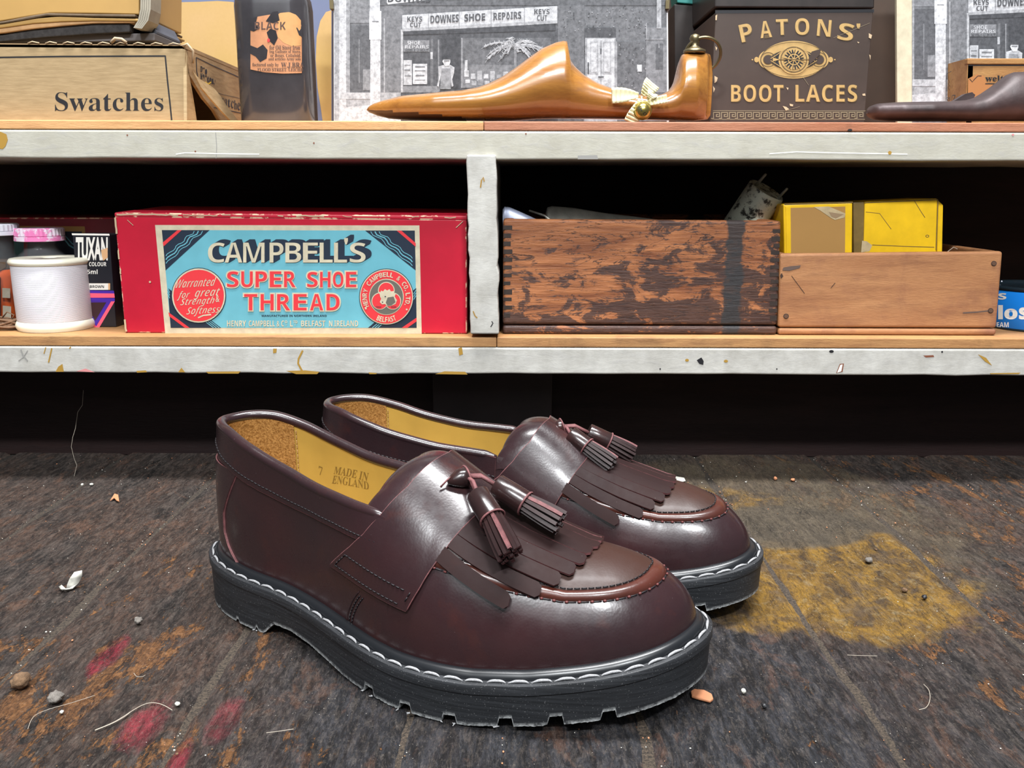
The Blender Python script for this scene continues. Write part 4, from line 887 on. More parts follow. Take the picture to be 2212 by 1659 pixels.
def bs(u, v, l=0):
    # front face of the squared bottle
    d = ray(u, v); lo, hi = .60 / d[1], Yb / d[1]
    rr = rB + .0003 + l * LIFT
    for _ in range(40):
        m_ = (lo + hi) / 2; p = CAM_P + d * m_; xx = abs(p[0] - cb[0]) / rr; yy = abs(p[1] - Yb) / (rr * .8)
        if min(xx, 2) ** (2 / .62) + yy ** (2 / .62) > 1 and p[1] < Yb: lo = m_
        else: hi = m_
    return CAM_P + d * hi
lb = Decal(bs)
def grid(poly_top, poly_bot, mi, lift, n=26):
    us = np.linspace(poly_top[0][0], poly_top[-1][0], n); m = 8; V = []
    for u in us:
        a = np.interp(u, [p[0] for p in poly_top], [p[1] for p in poly_top]); b = np.interp(u, [p[0] for p in poly_bot], [p[1] for p in poly_bot])
        for j in range(m): V.append(bs(u, a + (b - a) * j / (m - 1), lift))
    lb.mb.add(V, [(i * m + j, i * m + j + 1, (i + 1) * m + j + 1, (i + 1) * m + j) for i in range(n - 1) for j in range(m - 1)], mi)
grid([(541, 42), (556, 36), (580, 32), (600, 30), (618, 30), (640, 34), (650, 44), (652, 60)], [(541, 150), (570, 156), (610, 159), (652, 158)], 0, 1)
grid([(600, 36), (604, 28), (625, 26), (640, 32), (650, 44)], [(600, 80), (612, 92), (630, 100), (650, 98)], 1, 2, 14)
for pts in ([(541, 40), (556, 36), (552, 52), (560, 62), (548, 68), (541, 66)], [(541, 98), (556, 104), (568, 96), (578, 108), (576, 126), (562, 134), (552, 122), (541, 116)], [(588, 26), (600, 24), (604, 44), (590, 50), (574, 46)], [(584, 62), (596, 66), (600, 82), (592, 98), (582, 88), (576, 70)], [(640, 60), (653, 56), (653, 80), (646, 76)]): lb.poly(pts[::-1], 2, 3)
lb.text(SAN('BLACK'), 550, 47, 617, 64, 3, 4, -.01)
for s_, a in (('for Oil Stove Iron', (582, 98, 648, 107)), ('ing Gallons of Stove,', (582, 108, 650, 116)), ('or Boxes, Celluloid,', (584, 116, 650, 124)), ('and articles Army sole', (580, 124, 650, 132)), ('factured only by', (545, 136, 602, 145)), ('FLOOD STREET, LEICHH', (556, 147, 655, 155))): lb.text(SER(s_), a[0], a[1], a[2], a[3], 3, 4)
lb.text(SER('W.J.BRA'), 607, 135, 656, 147, 3, 4, .005); lb.disc(580, 87, 3, 4, 4, 5)
lb.build('label', [M['old_label'], M['old_label2'], M['smoky'], M['old_ink'], M['redink']], bt)
hl = Decal(bs)

# framed black-and-white photograph prints
def photo_content(D, f, x0, x1, y0=-150, y1=268, lift0=2):
    """f maps first-print pixels to this print's pixels; clipped to x0..x1"""
    def R(a, b, c, d, g, lift=0, k=None):
        (p, q_), (r, s_) = f(a, b), f(c, d); p, r = max(p, x0), min(r, x1); q_, s_ = max(q_, y0), min(s_, y1)
        if r > p and s_ > q_: D.rect(p, q_, r, s_, g, lift0 + lift)
    def Pl(pts, g, lift=0):
        Q = [f(*p) for p in pts]; Q = [(min(max(u, x0), x1), min(max(v, y0), y1)) for u, v in Q]
        A = sum(Q[i][0] * Q[(i + 1) % len(Q)][1] - Q[(i + 1) % len(Q)][0] * Q[i][1] for i in range(len(Q)))
        if abs(A) < 1: return
        D.poly(Q if A < 0 else Q[::-1], g, lift0 + lift)
    def Tx(s_, a, b, c, d, g, lift=0, off=0., slope=0.):
        (p, q_), (r, t__) = f(a, b), f(c, d)
        if p < x0: return
        if r > x1:
            k = (x1 - p) / (r - p); n = int(len(s_) * k)
            if n < 1: return
            s_ = s_[:n]; r = p + (r - p) * n / max(n / k, n)
            r = min(r, x1)
        if q_ < y0: return
        D.text(SAN(s_), p, q_, r, t__, g, lift0 + lift, off, 1., 0., None, slope)
    return R, Pl, Tx
GI = {}; GL = []
def gi(v):
    if v not in GI: GI[v] = len(GL); GL.append(grey(v))
    return GI[v]
def draw_print(D, f, x0, x1):
    R, Pl, Tx = photo_content(D, f, x0, x1)
    R(700, -200, 1500, 300, gi(96), 0)
    R(722, -200, 735, 262, gi(160), 1); R(733, -200, 748, 262, gi(215), 2); R(748, -200, 756, 240, gi(150), 2)
    R(756, 55, 815, 200, gi(74), 1); R(815, 30, 830, 200, gi(104), 1); R(756, -200, 800, 50, gi(120), 1)
    R(775, 85, 777, 180, gi(120), 2); R(784, 150, 800, 195, gi(132), 2); R(830, -200, 870, 200, gi(108), 1); R(829, 40, 832, 200, gi(165), 2)
    R(722, 200, 1440, 262, gi(168), 1); Pl([(740, 232), (860, 222), (900, 262), (730, 262)], gi(205), 2); R(735, 200, 800, 214, gi(188), 3)
    R(800, 86, 822, 250, gi(214), 3); R(798, 24, 824, 86, gi(236), 4); R(799, -10, 821, 24, gi(220), 3); R(804, 46, 818, 47.5, gi(120), 5)
    R(820, -200, 1440, 12, gi(78), 2); Pl([(836, -30), (935, -30), (932, -1), (838, 10), (836, 6)], gi(225), 3); Tx('DOWNES', 838, -12, 930, 5, gi(60), 4); R(944, -20, 1000, 0, gi(190), 3)
    # shop sign, five panels
    Pl([(869, 33), (1204, 13), (1204, 50), (869, 68)], gi(208), 3); Pl([(869, 62), (1204, 44), (1204, 51), (869, 69)], gi(170), 4)
    for u in (925, 991, 1060, 1132): R(u, 14 + (1204 - u) * .055, u + 2, 66 - (u - 869) * .05, gi(150), 5)
    Tx('KEYS', 880, 36, 912, 47, gi(66), 6); Tx('CUT', 886, 49, 910, 59, gi(66), 6)
    Tx('DOWNES', 930, 34, 991, 51, gi(66), 6, .01, -.05); Tx('SHOE', 1003, 31, 1048, 47, gi(62), 6, .01, -.05); Tx('REPAIRS', 1066, 28, 1126, 44, gi(66), 6, .01, -.05)
    Tx('KEYS', 1154, 20, 1187, 31, gi(66), 6); Tx('CUT', 1160, 33, 1182, 45, gi(66), 6)
    # shop front
    R(866, 64, 1205, 262, gi(60), 2); R(866, 64, 871, 200, gi(190), 3); Pl([(871, 68), (1200, 52), (1200, 66), (871, 76)], gi(48), 4)
    R(872, 87, 928, 112, gi(118), 4); Tx('SHOE', 880, 89, 908, 97, gi(205), 5); Tx('REPAIRS', 875, 98, 926, 105, gi(205), 5); Tx('WHILE-U-WAIT', 875, 106, 926, 111, gi(60), 5)
    R(930, 85, 936, 200, gi(92), 3); R(930, 113, 935, 128, gi(190), 4)
    R(872, 130, 890, 184, gi(195), 4); R(892, 138, 923, 182, gi(215), 4); R(897, 143, 918, 146, gi(110), 5); R(896, 152, 919, 154, gi(120), 5); R(898, 162, 917, 165, gi(110), 5); R(896, 172, 919, 174, gi(130), 5)
    R(874, 140, 887, 142, gi(120), 5); R(874, 150, 886, 153, gi(110), 5); R(874, 163, 888, 165, gi(120), 5)
    R(871, 186, 950, 200, gi(120), 3); R(954, 68, 994, 192, gi(44), 3); R(946, 86, 949, 192, gi(120), 4); R(996, 82, 1000, 190, gi(130), 4)
    R(1000, 82, 1190, 150, gi(84), 3); R(1000, 140, 1190, 190, gi(110), 4)
    for k in range(12):
        u = 1003 + k * 14; R(u, 152 + (k * 7) % 13, u + 10, 166 + (k * 5) % 11, gi(205 - (k * 23) % 60), 5); R(u + 2, 172 + (k * 3) % 6, u + 12, 180 + (k * 5) % 6, gi(190 - (k * 31) % 70), 5)
    R(1004, 130, 1010, 160, gi(200), 5)
    # the shopkeeper in the doorway: shirt, apron
    Pl([(956, 133), (959, 125), (967, 122), (973, 127), (973, 135), (970, 143), (961, 143)], gi(225), 8); Pl([(957, 131), (959, 124), (967, 122), (973, 127), (973, 129), (958, 129)], gi(50), 9); R(959, 131, 971, 133, gi(90), 10)
    Pl([(947, 144), (960, 140), (972, 140), (982, 146), (981, 158), (977, 172), (980, 186), (976, 188), (972, 160), (972, 192), (952, 192), (953, 160), (948, 188), (944, 186), (948, 170)], gi(200), 6)
    Pl([(954, 148), (973, 148), (975, 168), (974, 193), (951, 193), (952, 168)], gi(138), 7)
    # palm
    for a in np.linspace(-170, -8, 17):
        L = 34 + 16 * math.sin(a * 1.7); cx, cy = 1112, 100; r_ = math.radians(a); pts = []
        for t in np.linspace(0, 1, 7): pts.append((cx + math.cos(r_) * L * 1.75 * t, cy + math.sin(r_) * L * t + 34 * t * t))
        Q = [f(*p) for p in pts]
        if all(x0 < p[0] < x1 and p[1] > y0c for p in Q): D.line(Q, 4.2, gi(150 + int(a) % 3 * 22), lift0c + 7)
        for t in (.35, .5, .65, .8, .95):
            bx, by = cx + math.cos(r_) * L * 1.75 * t, cy + math.sin(r_) * L * t + 34 * t * t
            for sg_ in (-1, 1):
                Q = [f(bx, by), f(bx + 9 * math.cos(r_ + sg_ * .8), by + 10 * math.sin(r_ + sg_ * .8) + 5)]
                if all(x0 < p[0] < x1 and p[1] > y0c for p in Q): D.line(Q, 1.3, gi(196 if sg_ > 0 else 150), lift0c + 8)
    R(1110, 100, 1116, 190, gi(120), 6)
    # terrace doorway and windows
    R(1205, 12, 1262, 262, gi(92), 2); R(1262, 60, 1330, 110, gi(58), 3)
    R(1264, 82, 1330, 200, gi(150), 3); R(1268, 84, 1327, 200, gi(208), 4)
    for a in (1274, 1302): R(a, 90, a + 18, 160, gi(178), 5); R(a + 3, 94, a + 15, 156, gi(206), 6); R(a, 174, a + 18, 192, gi(180), 5)
    R(1296, 88, 1300, 200, gi(160), 6); R(1292, 165, 1304, 168, gi(70), 7); R(1296, 105, 1299, 117, gi(70), 7); R(1269, 135, 1272, 160, gi(60), 7)
    R(1333, 90, 1440, 262, gi(84), 2); R(1330, 90, 1333, 200, gi(150), 3); R(1376, 140, 1386, 155, gi(222), 4); R(1395, 60, 1440, 200, gi(120), 3); R(1416, 95, 1432, 150, gi(78), 4); R(1422, 95, 1424, 104, gi(160), 5); R(1394, 84, 1432, 86, gi(160), 5)
    R(1418, -60, 1428, 62, gi(178), 5); R(1395, 50, 1397, 86, gi(150), 5)
    rs_ = np.random.default_rng(3)
    for k in range(90):
        u, v = rs_.uniform(1215, 1400), rs_.uniform(10, 80); R(u, v, u + rs_.uniform(1, 3), v + rs_.uniform(1, 3), gi(150 if k % 2 else 56), 4)
    for k in range(60):
        u, v = rs_.uniform(1335, 1395), rs_.uniform(90, 200); R(u, v, u + rs_.uniform(1, 3), v + rs_.uniform(1, 4), gi(140 if k % 2 else 60), 4)
y0c = -150; lift0c = 2
ph = thing('photograph_print', 'black-and-white shop-front photograph behind the varnished shoe last', 'photograph', base(1080, 262, .80, FU))
pbox('print_board', [plain('print_edge', S(205, 205, 208), .5)], ph, (720, -160), (1441, -160), (1446, 262), (720, 262), .80, .004, .0003, -1, FU)
D1 = Decal(planeY(.80)); draw_print(D1, lambda u, v: (u, v), 722, 1440); 
cl = MB()
for u in (717, 1441): a = P(u, 12, .799); cl.box(a[0] - .0016, a[0] + .0016, .7965, .806, a[2] - .003, a[2] + .004)
D1.build('picture', GL, ph); cl.build('clip', M['old_brass'], ph)
GI.clear(); GL2 = GL; GL = []
ph2 = thing('photograph_print', 'black-and-white street photograph on a wide cream mount at the right edge', 'photograph', base(2110, 262, .835, FU))
pbox('mount_board', [M['cream']], ph2, (1936, -160), (2420, -160), (2420, 262), (1941, 262), .835, .004, .0003, -1, FU)
D2 = Decal(planeY(.835)); y0c = -150
draw_print(D2, lambda u, v: (2031 + (u - 811) * 1.03, 33 + (v - 68) * 1.05), 1970, 2420); D2.build('picture', GL, ph2)

# boot lace box
pt = thing('lace_box', 'dark brown boot lace box with gold lettering', 'box', base(1700, 262, .772, FU)); YP = .772
pbox('box_body', [M['patons'], M['bare_board']], pt, (1546, 26), (1887, 24), (1868, 262), (1533, 262), YP, .11, .0008, -1, FU)
pbox('lid', [M['patons_lid']], pt, (1543, -90), (1892, -90), (1889, 18), (1544, 16), YP - .0015, .113, .0012)
lg = Decal(planeY(YP)); 
lg.poly([(1545, 22), (1888, 20), (1888, 27), (1545, 29)][::-1], 3, 1)
for i, (c_, x0_, x1_, y0_, y1_, rot) in enumerate((('P', 1597, 1626, 50, 91, 12), ('A', 1640, 1667, 44, 83, 6), ('T', 1675, 1703, 40, 77, 2), ('O', 1716, 1749, 38, 77, 0), ('N', 1764, 1796, 41, 80, -5), ('S', 1809, 1845, 49, 89, -10))):
    cx_, cy_ = (x0_ + x1_) / 2, (y0_ + y1_) / 2; wd2, ht2 = (x1_ - x0_), (y1_ - y0_) - 3; r_ = math.radians(-rot)
    for (ox, oy, mi_, lf, of_) in ((1.2, 1.2, 1, 2, .008), (0, 0, 0, 3, -.006)):
        def wp(u, v, ox=ox, oy=oy):
            a, b = (u - .5) * wd2 * .92, -(v - .5) * ht2; return (cx_ + a * math.cos(r_) - b * math.sin(r_) + ox, cy_ + a * math.sin(r_) + b * math.cos(r_) + oy)
        lg.text(SAN(c_), 0, 0, 1, 1, mi_, lf, of_, 1., 0., wp)
lg.text(SAN("'"), 1850, 51, 1858, 62, 0, 3)
for s_, a, b in (('BOOT', 1579, 1692), ('LACES', 1718, 1851)):
    lg.text(SAN(s_), a + 1.3, 184.5, b + 1.3, 221.5, 1, 2, .006, 1.08); lg.text(SAN(s_), a, 183, b, 220, 0, 3, -.004, 1.08)
# gold emblem: pointed oval with a toothed wheel
def lens(cx, cy, a, b, ex=1.5, n=44): return [(cx + a * math.cos(t), cy + b * np.sign(math.sin(t)) * abs(math.sin(t)) ** ex) for t in np.linspace(0, 2 * PI, n, endpoint=False)][::-1]
EX, EY = 1714, 129
lg.poly(lens(EX, EY, 74, 41, 1.25), 0, 2); lg.disc(EX - 55, EY, 21, 20, 0, 3); lg.disc(EX + 55, EY, 21, 20, 0, 3); lg.disc(EX - 80, EY, 5, 6, 0, 3); lg.disc(EX + 80, EY, 5, 6, 0, 3)
lg.disc(EX - 89, EY, 1.6, 1.6, 0, 3, 10); lg.disc(EX + 89, EY, 1.6, 1.6, 0, 3, 10)
lg.disc(EX, EY, 72, 38, 1, 4, 70, .975); lg.poly(lens(EX, EY, 53, 22, 1.15), 1, 4); lg.poly(lens(EX, EY, 51, 20.5, 1.15), 3, 5)
lg.disc(EX, EY, 33, 32, 0, 6); lg.disc(EX, EY, 29, 28, 1, 7, 40, .93)
for s_ in (-1, 1):
    lg.disc(EX + s_ * 55, EY, 17, 16, 1, 5, 30, .9); lg.disc(EX + s_ * 55, EY, 11, 10.5, 1, 5); lg.disc(EX + s_ * 55, EY, 9.5, 9, 2, 6); lg.poly([(EX + s_ * 45, EY - 4), (EX + s_ * 30, EY), (EX + s_ * 45, EY + 4)][::(1 if s_ < 0 else -1)], 0, 7)
    for k_ in (-1, 1): lg.line([(EX + s_ * 50, EY + k_ * 2), (EX + s_ * 34, EY + k_ * 12), (EX + s_ * 20, EY + k_ * 22)], 1.4, 0, 7)
lg.disc(EX, EY, 22, 21.5, 3, 8, 40)
for k in range(20):
    a = 2 * PI * k / 20; lg.poly([(EX + 22 * math.cos(a - .1), EY + 21.5 * math.sin(a - .1)), (EX + 14 * math.cos(a), EY + 13.5 * math.sin(a)), (EX + 22 * math.cos(a + .1), EY + 21.5 * math.sin(a + .1))][::-1], 0, 9)
lg.disc(EX, EY, 13, 12.5, 0, 9, 30, .82)
for k in range(4):
    a = PI * k / 4 + .2; lg.line([(EX - 27 * math.cos(a), EY - 26 * math.sin(a)), (EX + 27 * math.cos(a), EY + 26 * math.sin(a))], 1.8, 0, 10)
lg.disc(EX, EY, 4, 4, 0, 11, 16); lg.line([(EX - 33, EY), (EX + 33, EY)], 1.5, 1, 12)
lg.poly([(1748, 108), (1770, 92), (1782, 100), (1764, 122), (1750, 138), (1744, 150), (1738, 142)][::-1], 5, 12) if 0 else lg.poly([(1752, 112), (1772, 106), (1770, 118), (1756, 132), (1748, 140), (1746, 126)][::-1], 2, 12)
# greek key border
def gx(u): return 1533 + (u - 1533)
lg.poly([(1540, 238.5), (1870, 239), (1868, 240.5), (1540, 240)][::-1], 5, 2); lg.poly([(1538, 257), (1868, 257), (1868, 258.5), (1538, 258.5)][::-1], 5, 2)
for k in range(19):
    u = 1541 + k * 17.2
    for seg in ([(u, 256), (u, 243), (u + 13, 243), (u + 13, 252), (u + 6, 252), (u + 6, 247.5), (u + 9.5, 247.5)], [(u, 256), (u - 4.5, 256)]):
        for a, b in zip(seg[:-1], seg[1:]):
            if a[0] == b[0]: lg.rect(a[0] - 1.1, min(a[1], b[1]) - 1.1, a[0] + 1.1, max(a[1], b[1]) + 1.1, 5, 3)
            else: lg.rect(min(a[0], b[0]) - 1.1, a[1] - 1.1, max(a[0], b[0]) + 1.1, a[1] + 1.1, 5, 3)
for pts in ([(1690, 229), (1698, 231), (1704, 236), (1697, 239)], [(1705, 224), (1713, 226), (1712, 230), (1706, 229)], [(1698, 189), (1703, 190), (1701, 195)], [(1862, 203), (1868, 202), (1869, 207), (1863, 207)], [(1876, 72), (1883, 76), (1881, 84), (1876, 82)], [(1543, 164), (1550, 168), (1548, 176), (1543, 180)], [(1540, 186), (1544, 192), (1541, 200)], [(1877, 118), (1880, 120), (1879, 130)], [(1545, 34), (1549, 32), (1548, 44), (1545, 44)], [(1851, 90), (1856, 92), (1853, 94)], [(1545, 100), (1549, 104), (1546, 110)]): lg.poly(pts[::-1], 4, 4)
lg.line([(1735, 168), (1742, 178), (1746, 184)], .8, 5, 4); lg.line([(1800, 82), (1840, 66), (1878, 50)], .7, 5, 4); lg.line([(1700, 238), (1715, 234), (1727, 230)], .8, 5, 4)
lg.build('gold_print', [M['gold'], M['gold_dark'], M['patons'], M['black_ink'], M['bare_board'], M['greek']], pt)
tb = thing('teal_box', 'sliver of a teal box at the top edge between the photograph and the lace box', 'box', base(1480, 262, .86, FU))
pbox('box', [plain('teal_card', S(30, 110, 105), .5)], tb, (1452, -100), (1520, -100), (1508, 10), (1463, 6), .86, .03, .0008); pbox('stand', [M['patons_lid']], tb, (1456, 9), (1512, 9), (1512, 262), (1460, 262), .862, .03, .0008, -1, FU)

# varnished wooden shoe last
YL = .740
top = [(792, 238), (796, 231), (808, 224), (830, 217), (870, 208), (920, 204), (960, 200), (1000, 197), (1035, 190), (1060, 180), (1085, 167), (1110, 150), (1140, 127), (1170, 105), (1200, 92), (1222, 87), (1225, 90), (1227, 110), (1231, 128), (1240, 143), (1260, 162), (1290, 180), (1320, 192), (1350, 201), (1390, 207), (1425, 206), (1445, 196), (1456, 180), (1463, 160), (1467, 135), (1471, 120), (1480, 114), (1500, 112), (1522, 113), (1534, 118), (1537, 130), (1540, 170), (1541, 205), (1539, 235), (1534, 250)]
bot = [(792, 238), (798, 243), (815, 250), (840, 256), (880, 259), (960, 261), (1010, 261.5), (1060, 262), (1110, 261), (1160, 257), (1200, 256), (1300, 257), (1400, 259), (1500, 261), (1528, 258), (1534, 250)]
hwf = lambda u: np.interp(u, [792, 800, 820, 870, 940, 1020, 1100, 1180, 1260, 1340, 1420, 1470, 1500, 1525, 1534], [.001, .006, .012, .022, .030, .034, .033, .029, .024, .021, .022, .024, .023, .014, .002])
wl = thing('shoe_last', 'varnished honey-coloured wooden shoe last with a tall pointed fin', 'shoe last', (float(P(1160, 262, YL)[0]), YL, FU))
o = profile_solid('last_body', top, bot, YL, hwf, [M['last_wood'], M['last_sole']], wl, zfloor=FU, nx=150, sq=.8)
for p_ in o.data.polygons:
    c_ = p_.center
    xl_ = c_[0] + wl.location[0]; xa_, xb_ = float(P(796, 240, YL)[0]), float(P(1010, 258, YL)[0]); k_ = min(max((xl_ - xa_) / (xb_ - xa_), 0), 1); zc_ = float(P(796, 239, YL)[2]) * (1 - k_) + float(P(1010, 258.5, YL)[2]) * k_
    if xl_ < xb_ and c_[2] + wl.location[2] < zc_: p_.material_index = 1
e0 = P(1500, 113, YL - .002)
mb = MB(); mb.lathe([(.0085, -.001), (.0092, .0), (.0088, .0016), (.005, .0032), (.0032, .005), (.0036, .008), (.0046, .0105), (.0035, .013), (.0008, .0142)], e0, 24); mb.build('eye_bolt', M['old_brass'], wl, True)
rg = MB(); ctr = e0 + np.array([.0075, .006, .0015]); pts = []
for a in np.linspace(0, 2 * PI, 41): pts.append(ctr + np.array([.0145 * math.cos(a), -.006 * math.sin(a) - .003, .0125 * math.sin(a) - .003]))
rg.tube(pts, .0013, 10, 0, False); rg.build('ring', M['old_brass'], wl, True)
# ribbon bow with a bell
rbw = thing('bell_bow', 'pleated cream ribbon bow with a small brass jingle bell leaning on the shoe last', 'ornament', base(1388, 240, YL - .030, float(P(1388, 262, YL - .03)[2])))
YR = YL - .0285
def loop(name, c0, c1, w0, w1, seed, Yr=YR):
    V = []; n = 26; m = 7; a = np.array(c0, float); b = np.array(c1, float); d = b - a; nn_ = np.array([-d[1], d[0]]) / np.linalg.norm(d)
    for i in range(n):
        t = i / (n - 1); c = a + d * t; w_ = w0 + (w1 - w0) * math.sin(min(t * 1.15, 1) * PI / 2)
        for j in range(m):
            s_ = j / (m - 1) - .5; uv = c + nn_ * w_ * s_; p = P(uv[0], uv[1], Yr)
            p = p + np.array([0, -.004 * math.sin(t * PI) - .0011 * math.sin(t * PI * 13) - .002 * abs(s_), .0]); V.append(p)
    F = [(i * m + j, i * m + j + 1, (i + 1) * m + j + 1, (i + 1) * m + j) for i in range(n - 1) for j in range(m - 1)]
    mb = MB(); mb.add(V, F); o = mb.build(name, M['ribbon'], rbw, True); solid(o, .0006); return o
loop('ribbon_loop', (1378, 206), (1322, 207), 12, 34, 1); loop('ribbon_loop', (1388, 205), (1409, 180), 10, 36, 2, YR + .001); loop('ribbon_loop', (1382, 218), (1362, 264), 10, 30, 3, YR - .001); loop('ribbon_loop', (1396, 224), (1440, 213), 12, 18, 4, YR - .0005)
loop('ribbon_loop', (1400, 215), (1410, 200), 8, 24, 5, YR - .0015)
bc = P(1388, 239, YR - .006); bell = MB()
V = []; n = 40; mm_ = 24; rb_ = .0066
bell.lathe([(max(rb_ * math.sin(t), .0001), -rb_ * math.cos(t)) for t in np.linspace(0, PI, 24)] , bc, 36, cap=False); bell.tube([bc + np.array([rb_ * 1.03 * math.cos(a), 0, rb_ * 1.03 * math.sin(a)]) for a in np.linspace(0, 2 * PI, 33)], .0005, 6, 0, False)
bell.build('bell', M['brass'], rbw, True)
sl = Decal(planeY(bc[1] - rb_ - .0002)); 
def sph(u, v, l=0):
    d = ray(u, v); o_ = CAM_P - bc; b_ = d @ o_; a_ = d @ d; r_ = rb_ + .00008; c_ = o_ @ o_ - r_ * r_; q_ = b_ * b_ - a_ * c_; t = (-b_ - math.sqrt(max(q_, 0))) / a_; return CAM_P + d * t
sl = Decal(sph); sl.disc(1383, 233, 4, 3.4, 0, 1, 16); sl.disc(1393, 246, 4, 3.4, 0, 1, 16); sl.line([(1383, 233), (1386, 239), (1393, 246)], 2.4, 0, 1); sl.build('bell_slot', [M['black_ink']], rbw)
mb = MB(); mb.tube([bc + [0, .001, rb_], bc + [-.001, .002, rb_ + .004], P(1388, 210, YR - .001)], .0006, 6); mb.build('string', M['ribbon'], rbw)

# small printed crate on the right
sc2 = thing('small_printed_crate', 'little pale wooden crate with black stencil print behind the dark last', 'crate', base(2150, 262, .80, FU))
pbox('front_board', [M['crate_small']], sc2, (2090, 138.5), (2330, 138.5), (2330, 262), (2087, 262), .80, .006, .0006, -1, FU); pbox('top_rail', [M['crate_small']], sc2, (2090, 126), (2330, 126), (2330, 139), (2090, 139), .799, .006, .0008)
qf = P(2090, 126, .80); qf2 = P(2330, 126, .80); qb = P(2086, 262, .80); mb = MB(); mb.slab([qf, qf + [.005, 0, 0], [qb[0] + .006, .80, FU], [qb[0] + .001, .80, FU]], (0, .052, 0)); mb_o = mb.build('side_board', M['crate_small'], sc2); recalc(mb_o)
mb = MB(); mb.slab([qf + [0, .046, 0], qf2 + [0, .046, 0], [qf2[0], .846, FU], [qb[0], .846, FU]], (0, .006, 0)); recalc(mb.build('back_board', M['crate_small'], sc2))
mb = MB(); mb.slab([qf2 - [.006, 0, 0], qf2, [qf2[0], .80, FU], [qf2[0] - .006, .80, FU]], (0, .052, 0)); recalc(mb.build('side_board', M['crate_small'], sc2))
xC = qf[0] - .0003
def cs(u, v, l=0):
    d = ray(u, v); x = xC - l * LIFT + (v - 126) * 0; return CAM_P + d * (x / d[0])
dc = Decal(planeY(.80)); dc.poly([(2091, 170), (2110, 160), (2126, 164), (2130, 178), (2145, 184), (2128, 200), (2118, 208), (2090, 225)][::-1], 0, 1); dc.text(SER('welt'), 2128, 163, 2168, 176, 1, 2, .01); dc.line([(2128, 181), (2170, 181)], 2, 1, 2); dc.line([(2094, 170), (2100, 177), (2104, 172), (2112, 164), (2120, 164)], 1.4, 1, 2); dc.rect(2092, 139.5, 2330, 142.5, 1, 1)
dc.build('front_print', [plain('rubbed_orange', S(158, 104, 56), .7), M['black_ink']], sc2)
dk = Decal(cs); dk.line([(2044, 215), (2044, 160), (2055, 154)], 1.2, 0, 1); dk.line([(2057, 205), (2056, 218)], 1., 0, 1)
for s_, a in (('25', (2045, 210, 2053, 217)), ('7', (2058, 205, 2064, 216))): dk.text(SAN(s_), *a, 0, 1)
dk.line([(2049, 172), (2051, 178), (2048, 180), (2051, 186), (2048, 188), (2051, 195)], 1., 0, 1)
dk.build('side_print', [M['black_ink']], sc2)
# dark iron last
top = [(1872, 246), (1874, 238), (1882, 229), (1895, 224), (1930, 222), (1980, 221), (2040, 220), (2085, 217), (2110, 210), (2130, 198), (2150, 183), (2165, 170), (2178, 160), (2190, 156), (2215, 155), (2260, 160), (2300, 185), (2330, 215), (2345, 245)]
bot = [(1872, 246), (1880, 252), (1895, 258), (1930, 261), (2000, 262), (2100, 262), (2200, 262), (2300, 262), (2345, 250)]
o = profile_solid('iron_last', top, bot, .742, lambda u: float(np.interp(u, [1872, 1885, 1930, 1990, 2080, 2160, 2280, 2345], [.001, .012, .024, .026, .019, .018, .020, .002])), M['iron'], None, zfloor=FU, nx=110, sq=.85, label='dark brown cast iron shoe last lying at the right end of the upper shelf', cat='shoe last')
tgp = [P(2055, 222, .752), P(2085, 203, .752), P(2100, 199, .752), P(2107, 205, .752), P(2104, 211, .752), P(2090, 218, .752)]
A = np.array(tgp); n = len(A); mb = MB(); mb.add(list(A) + list(A + [0, .006, 0]), [tuple(range(n)), tuple(range(n, 2 * n))[::-1]] + [(i, n + i, n + (i + 1) % n, (i + 1) % n) for i in range(n)]); o = mb.build('iron_wedge', M['iron'], None); recalc(o); tag(o, 'thin dark wedge resting on top of the iron last', 'tool')
# ---------- shoe surface maths (millimetres, shoe frame: x heel->toe, y lateral(-)/medial(+), z up)
OUT=[(-14,8),(-8,-5),(5,-16),(23,-24),(42,-28.5),(65,-31.5),(88,-37.5),(112,-46),(135,-55),(156,-60.5),(178,-62.5),(196,-61),(215,-57),(232,-52.5),(250,-46),(266,-38.5),(280,-28),(290,-16),(297,-1),(299,12),
 (296,24),(288,34),(276,42),(260,47.5),(240,51),(220,52),(200,51),(175,48),(150,43.5),(125,40.5),(100,40),(75,42.5),(50,45),(28,44),(8,38),(-6,27)]
def crom(P,n):
    P=np.array(P,float);m=len(P);out=[]
    for i in range(m):
        a,b,c,d=P[(i-1)%m],P[i],P[(i+1)%m],P[(i+2)%m]
        for k in range(n):
            t=k/n
            out.append(.5*((2*b)+(-a+c)*t+(2*a-5*b+4*c-d)*t*t+(-a+3*b-3*c+d)*t**3))
    return np.array(out)
def resample(P,n):
    Q=np.vstack([P,P[:1]]);L=np.r_[0,np.cumsum(np.linalg.norm(np.diff(Q,axis=0),axis=1))]
    t=np.linspace(0,L[-1],n,endpoint=False)
    return np.stack([np.interp(t,L,Q[:,k]) for k in range(P.shape[1])],1),L[-1]
NO=720
OUTL,PERIM=resample(crom(OUT,24),NO)
def smooth(P,it):
    for _ in range(it):P=.5*P+.25*(np.roll(P,1,0)+np.roll(P,-1,0))
    return P
OUTL=smooth(OUTL,30)
T_=np.roll(OUTL,-1,0)-np.roll(OUTL,1,0);T_/=np.linalg.norm(T_,axis=1)[:,None]
NRM=np.stack([T_[:,1],-T_[:,0]],1)   # outward
if (NRM[NO//4]@(OUTL[NO//4]-OUTL.mean(0)))<0:NRM=-NRM
def inset(d):
    return smooth(OUTL-NRM*d,6)
ZTX=([-15,0,60,120,160,200,225,250,275,300],[31.3,31,29,25,23.5,24,26.2,30,34.5,39.3])
